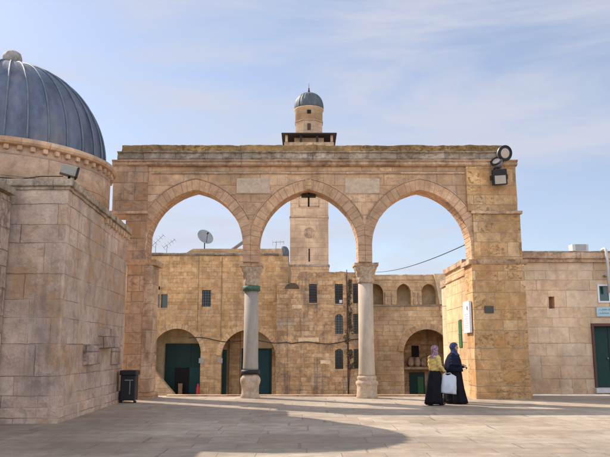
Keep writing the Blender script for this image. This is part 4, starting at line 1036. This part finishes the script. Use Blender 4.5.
def person(name, loc, rz, H, label, kind):
    # local axes: faces +X, y left, z up; built for 1.62 m then scaled
    s = H/1.62
    r_ = None
    hips = Vector((0,0,.88)); chest = Vector((.01,0,1.20)); neck = Vector((.015,0,1.36)); 
    if kind == 'A':
        RE, RW = Vector((-.02,-.235,1.06)), Vector((.17,-.20,.93))
        LE, LW = Vector((.04,.235,1.07)), Vector((.22,.14,1.0))
        rf, lf = Vector((.13,-.08,.045)), Vector((-.13,.08,.05))
    else:
        RE, RW = Vector((.02,-.25,1.06)), Vector((.25,-.23,1.03))
        LE, LW = Vector((.04,.25,1.06)), Vector((.24,.16,.98))
        rf, lf = Vector((-.10,-.08,.05)), Vector((.17,.08,.045))
    J = {'hip': (hips,(.15,.12)), 'waist': ((.0,0,1.02),(.125,.095)), 'chest': (chest,(.15,.10)), 'ub': ((.0,0,1.30),(.12,.08)), 'neck': (neck,.05), 'head0': ((.02,0,1.42),.05),
         'rs': ((0,-.165,1.305),.052), 're': (RE,.038), 'rw': (RW,.025), 'ls': ((0,.165,1.305),.052), 'le': (LE,.038), 'lw': (LW,.025),
         'rh': ((0,-.085,.84),.082), 'rk': ((.05 if kind=='A' else .03,-.085,.47),.055), 'ra': (rf+Vector((-.02,0,.04)),.034), 'rt': (rf+Vector((.13,-.01,-.012)),(.04,.026)),
         'lh': ((0,.085,.84),.082), 'lk': ((.02 if kind=='A' else .10,.085,.47),.055), 'la': (lf+Vector((-.02,0,.04)),.034), 'lt': (lf+Vector((.13,.01,-.012)),(.04,.026))}
    E = [('hip','waist'),('waist','chest'),('chest','ub'),('ub','neck'),('neck','head0'),('ub','rs'),('rs','re'),('re','rw'),('ub','ls'),('ls','le'),('le','lw'),
         ('hip','rh'),('rh','rk'),('rk','ra'),('ra','rt'),('hip','lh'),('lh','lk'),('lk','la'),('la','lt')]
    J = {k: (Vector(v[0]), v[1]) for k, v in J.items()}
    parts = [skin('b', J, E, None, root_j='hip')]
    hc = Vector((.035,0,1.505))
    parts.append(ell(hc, (.094,.074,.108)))
    parts.append(ell(hc+Vector((.040,0,-.062)), (.048,.048,.045)))     # jaw and chin
    parts.append(ell(hc+Vector((.094,0,-.016)), (.019,.012,.026)))      # nose
    parts.append(ell(hc+Vector((.084,0,-.050)), (.012,.024,.008)))
    parts.append(ell(hc+Vector((.080,0,.024)), (.014,.045,.009)))
    for sy in (-1, 1): parts.append(ell(hc+Vector((-.0,sy*.074,-.005)), (.018,.010,.03)))
    dR = (RW-RE).normalized(); dL = (LW-LE).normalized()
    if kind == 'A':
        parts += hand(RW, (dR+Vector((.2,.1,-.6))), (.3,.9,-.25), 1, .75); parts += hand(LW, dL+Vector((0,0,-.4)), (0,-.9,-.3), -1, .5)
    else:
        parts += hand(RW, dR+Vector((.2,0,-.05)), (0,.6,-.8), 1, .25); parts += hand(LW, dL, (0,-.9,-.3), -1, .45)
    body = join(parts, .0075, 'person', 2)
    body.materials.append(M['skin'])
    o = bpy.data.objects.new(name, body); COL.objects.link(o)
    o.location = loc; o.rotation_euler = (0,0,rz); o.scale = (s,s,s); ORI[o.name] = Vector((0,0,0))
    o['label'] = label; o['category'] = 'person'; o['group'] = 'women walking by the right pier'
    body.materials.clear(); body.materials.append(M['skin'])
    for sy in (-1, 1):
        e = ell(hc+Vector((.083,sy*.028,.005)), (.009,.012,.008)); put(e, 'eye', M['black'], o)
    # shoes
    for ft in (rf, lf):
        e = join([ell(ft+Vector((.05,0,-.005)), (.115,.045,.042)), ell(ft+Vector((-.03,0,.0)), (.05,.04,.045))], .01, 'shoe', 2); put(e, 'shoe', M['shoe'] if kind == 'A' else M['black'], o)
    # scarf: hood shell with an opening for the face, falling over the shoulders
    bm = bmesh.new(); seg, n = 56, 26
    prof = []
    for i in range(n):
        k = i/(n-1)
        if k < .5:
            a = k/.5*PI*.62; rx, ry, z = .118*math.sin(a), .096*math.sin(a), hc.z+.008+.122*math.cos(a)
        else:
            q_ = (k-.5)/.5; a = PI*.62
            rx = .118*math.sin(a)*(1-q_)+.155*q_ - .045*math.sin(q_*PI); ry = .096*math.sin(a)*(1-q_)+.175*q_ - .025*math.sin(q_*PI)
            z = hc.z+.008+.122*math.cos(a)-.185*q_
        prof.append((rx, ry, z))
    V = []
    for rx, ry, z in prof:
        row = []
        for j in range(seg):
            a = 2*PI*j/seg; f = 1+.035*noise.noise(Vector((a*2.2, z*9, 3 if kind=='A' else 8)))+.02*math.sin(a*9+z*30)
            row.append(bm.verts.new((hc.x-.012+rx*f*math.cos(a), ry*f*math.sin(a), z)))
        V.append(row)
    for i in range(n-1):
        for j in range(seg):
            k = (j+1) % seg; c = (V[i][j].co+V[i+1][k].co)/2
            if c.x > hc.x+.012 and ((c.y/.088)**2+((c.z-hc.z+.014)/.085)**2) < 1: continue
            try: bm.faces.new((V[i][j], V[i+1][j], V[i+1][k], V[i][k])).smooth = True
            except ValueError: pass
    me = bpy.data.meshes.new('scarf'); bm.to_mesh(me); bm.free()
    sc_ = put(me, 'headscarf', M['scarf_pink'] if kind == 'A' else M['scarf_blue'], o)
    so_ = sc_.modifiers.new('t', 'SOLIDIFY'); so_.thickness = .008; so_.offset = 0
    # upper garment
    g = 1.0 if kind == 'A' else 1.05
    gs = [ell((0,0,1.0), (.150*g,.175*g,.13)), ell((.01,0,1.14), (.150*g,.180*g,.17)), ell((.0,0,1.27), (.115*g,.175*g,.10)), ell((.01,0,1.34), (.075,.085,.06))]
    for S_, E_, W_ in (((0,-.155,1.285), RE, RW), ((0,.155,1.285), LE, LW)):
        gs.append(caps([(S_, .075), (E_, .062), (E_.lerp(W_, .93), .044)]))
    up = join(gs, .012, 'garment', 4)
    for v in up.vertices:
        v.co += v.normal*(.010*noise.noise(v.co*14)+.006*math.sin(v.co.z*70+v.co.y*30))
    if kind == 'A':
        put(up, 'jumper', M['yellow_knit'], o)
        lo = loft([(-.06,0,.03,.26,.21),(-.05,0,.18,.245,.20),(-.03,0,.42,.225,.19),(-.01,0,.66,.205,.175),(0,0,.84,.175,.165),(0,0,.92,.15,.145),(0,0,.96,.11,.10)], folds=.17, nf=8, seed=1.0)
        lo.build('skirt', M['black_cloth']).parent = o
    else:
        put(up, 'cloak', M['navy_cloth'], o)
        lo = loft([(.02,0,.02,.33,.25),(.015,0,.16,.305,.235),(0,0,.40,.265,.215),(0,0,.64,.235,.20),(0,0,.84,.215,.185),(0,0,1.0,.195,.165),(0,0,1.12,.16,.14)], folds=.16, nf=9, seed=2.4)
        lo.build('abaya', M['black_cloth']).parent = o
        cap = loft([(-.03,0,.86,.27,.27),(-.02,0,1.0,.235,.265),(-.01,0,1.15,.205,.25),(0,0,1.28,.155,.215),(.01,0,1.36,.09,.12)], folds=.07, nf=7, seed=5.0)
        cap.build('cape', M['navy_cloth']).parent = o
    return o, s, RW
pa, sa, RWa = person('person', (3.56, 19.60, .0), R(32), 1.60, 'woman in yellow jumper, black skirt and pink patterned headscarf carrying a bag', 'A')
pb, sb, RWb = person('person', (4.20, 20.15, .0), R(-24), 1.68, 'woman in dark blue headscarf and long black robe reaching one hand out', 'B')
# shopping bag hanging from the near hand
hx = Vector((3.56,19.60,0)) + Matrix.Rotation(R(32), 3, 'Z') @ (RWa*sa + Vector((.075,.025,-.085)))
bg = root('carrier_bag', (hx.x+.05, hx.y-.04, .25), 'large white carrier bag held low by the woman in yellow', 'bag')
b = MB(); rows = 9; cols = 12
W0, W1, Hh = .38, .45, .50
T = Matrix.Translation((hx.x+.09, hx.y-.05, hx.z-.02)) @ Matrix.Rotation(R(6), 4, 'Y') @ Matrix.Rotation(R(6), 4, 'Z')
for side in (-1, 1):
    nb0 = len(b.v)
    for i in range(rows+1):
        k = i/rows
        for j in range(cols+1):
            u = j/cols*2-1; wdt = (W0+(W1-W0)*k)/2
            th = .02+.10*math.sin(min(1, k*1.1)*PI*.62)*(1-u**4)
            p_ = Vector((u*wdt, side*th+.035*noise.noise(Vector((u*2.5,k*3,side))), -k*Hh+.02*math.sin(u*5)*(1-k)))
            b.v.append(tuple(T @ p_))
    for i in range(rows):
        for j in range(cols):
            a = nb0+i*(cols+1)+j; f = (a, a+1, a+cols+2, a+cols+1); b.face(f if side < 0 else f[::-1], smooth=True)
k2 = (rows+1)*(cols+1)
for i in range(rows):
    for j in (0, cols):
        a = i*(cols+1)+j; f = (a, a+cols+1, a+cols+1+k2, a+k2); b.face(f if j == 0 else f[::-1], smooth=True)
for j in range(cols):
    a = rows*(cols+1)+j; b.face((a, a+1, a+1+k2, a+k2), smooth=True)
b.build('bag_body', M['bag'], bg)
for sd_ in (-1, 1):
    MB().tube([T @ Vector((-.12,sd_*.02,-.01)), T @ Vector((-.11,sd_*.015,.07)), hx+Vector((-.01,0,.012)), T @ Vector((.02,sd_*.015,.05)), T @ Vector((.10,sd_*.02,-.01))], .008, 6).build('handle', M['bag'], bg)

# ------------------------------------------------------------------ light, sky, camera
SUN = Vector((-.955, .68, 1.0)).normalized()
EL = math.asin(SUN.z); AZ = math.atan2(SUN.x, SUN.y)
ld = bpy.data.lights.new('sun', 'SUN'); ld.energy = 3.4; ld.angle = R(.55); ld.color = (1, .92, .83)
lo = bpy.data.objects.new('sun', ld); COL.objects.link(lo); lo.rotation_euler = SUN.to_track_quat('Z', 'Y').to_euler()
wd = bpy.data.worlds.new('World'); scn.world = wd; wd.use_nodes = True
nt = wd.node_tree; bgn = nt.nodes['Background']
sky = nt.nodes.new('ShaderNodeTexSky'); sky.sky_type = 'NISHITA'; sky.sun_disc = False
sky.sun_elevation = EL; sky.sun_rotation = AZ; sky.altitude = 700; sky.air_density = 1.0; sky.dust_density = 1.2; sky.ozone_density = 1.5
tc = nt.nodes.new('ShaderNodeTexCoord')
mpn = nt.nodes.new('ShaderNodeMapping'); mpn.inputs['Scale'].default_value = (1.1, 1.1, 5.0); mpn.inputs['Rotation'].default_value = (0, R(14), 0)
nt.links.new(tc.outputs['Generated'], mpn.inputs[0])
cn = nt.nodes.new('ShaderNodeTexNoise'); cn.inputs['Scale'].default_value = 2.2; cn.inputs['Detail'].default_value = 9; cn.inputs['Roughness'].default_value = .58; cn.inputs['Distortion'].default_value = .35
nt.links.new(mpn.outputs[0], cn.inputs['Vector'])
cr_ = nt.nodes.new('ShaderNodeMapRange'); cr_.interpolation_type = 'SMOOTHSTEP'
for i, v in enumerate((.38, .66, .26, .90)): cr_.inputs[i+1].default_value = v
nt.links.new(cn.outputs['Fac'], cr_.inputs[0])
mx = nt.nodes.new('ShaderNodeMix'); mx.data_type = 'RGBA'; nt.links.new(cr_.outputs[0], mx.inputs[0]); 
tn = nt.nodes.new('ShaderNodeMix'); tn.data_type = 'RGBA'; tn.blend_type = 'MULTIPLY'; tn.inputs[0].default_value = 1
nt.links.new(sky.outputs[0], tn.inputs[6]); tn.inputs[7].default_value = (.74, .70, .68, 1); nt.links.new(tn.outputs[2], mx.inputs[6])
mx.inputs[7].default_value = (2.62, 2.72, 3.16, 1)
# added fill: unseen sky behind the camera scaled brighter to lift the shaded facades
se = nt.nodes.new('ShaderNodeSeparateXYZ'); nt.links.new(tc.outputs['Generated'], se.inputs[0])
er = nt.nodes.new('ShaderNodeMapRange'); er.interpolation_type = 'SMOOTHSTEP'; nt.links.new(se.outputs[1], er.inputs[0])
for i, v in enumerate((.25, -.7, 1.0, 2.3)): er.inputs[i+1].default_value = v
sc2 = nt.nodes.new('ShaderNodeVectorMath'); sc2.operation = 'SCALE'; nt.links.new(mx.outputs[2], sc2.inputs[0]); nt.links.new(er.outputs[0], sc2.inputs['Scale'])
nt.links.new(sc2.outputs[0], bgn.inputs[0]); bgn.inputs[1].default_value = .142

cam = bpy.data.cameras.new('camera'); co = bpy.data.objects.new('camera', cam); COL.objects.link(co)
cam.sensor_width = 36; cam.lens = 700/610*36; cam.clip_end = 4000; cam.clip_start = .1
co.location = (0, 0, 1.48); co.rotation_euler = (R(90)+math.atan(121.5/700), 0, 0)
scn.camera = co
scn.view_settings.view_transform = 'Standard'; scn.view_settings.look = 'None'; scn.view_settings.gamma = 1
scn.view_settings.exposure = 0.82
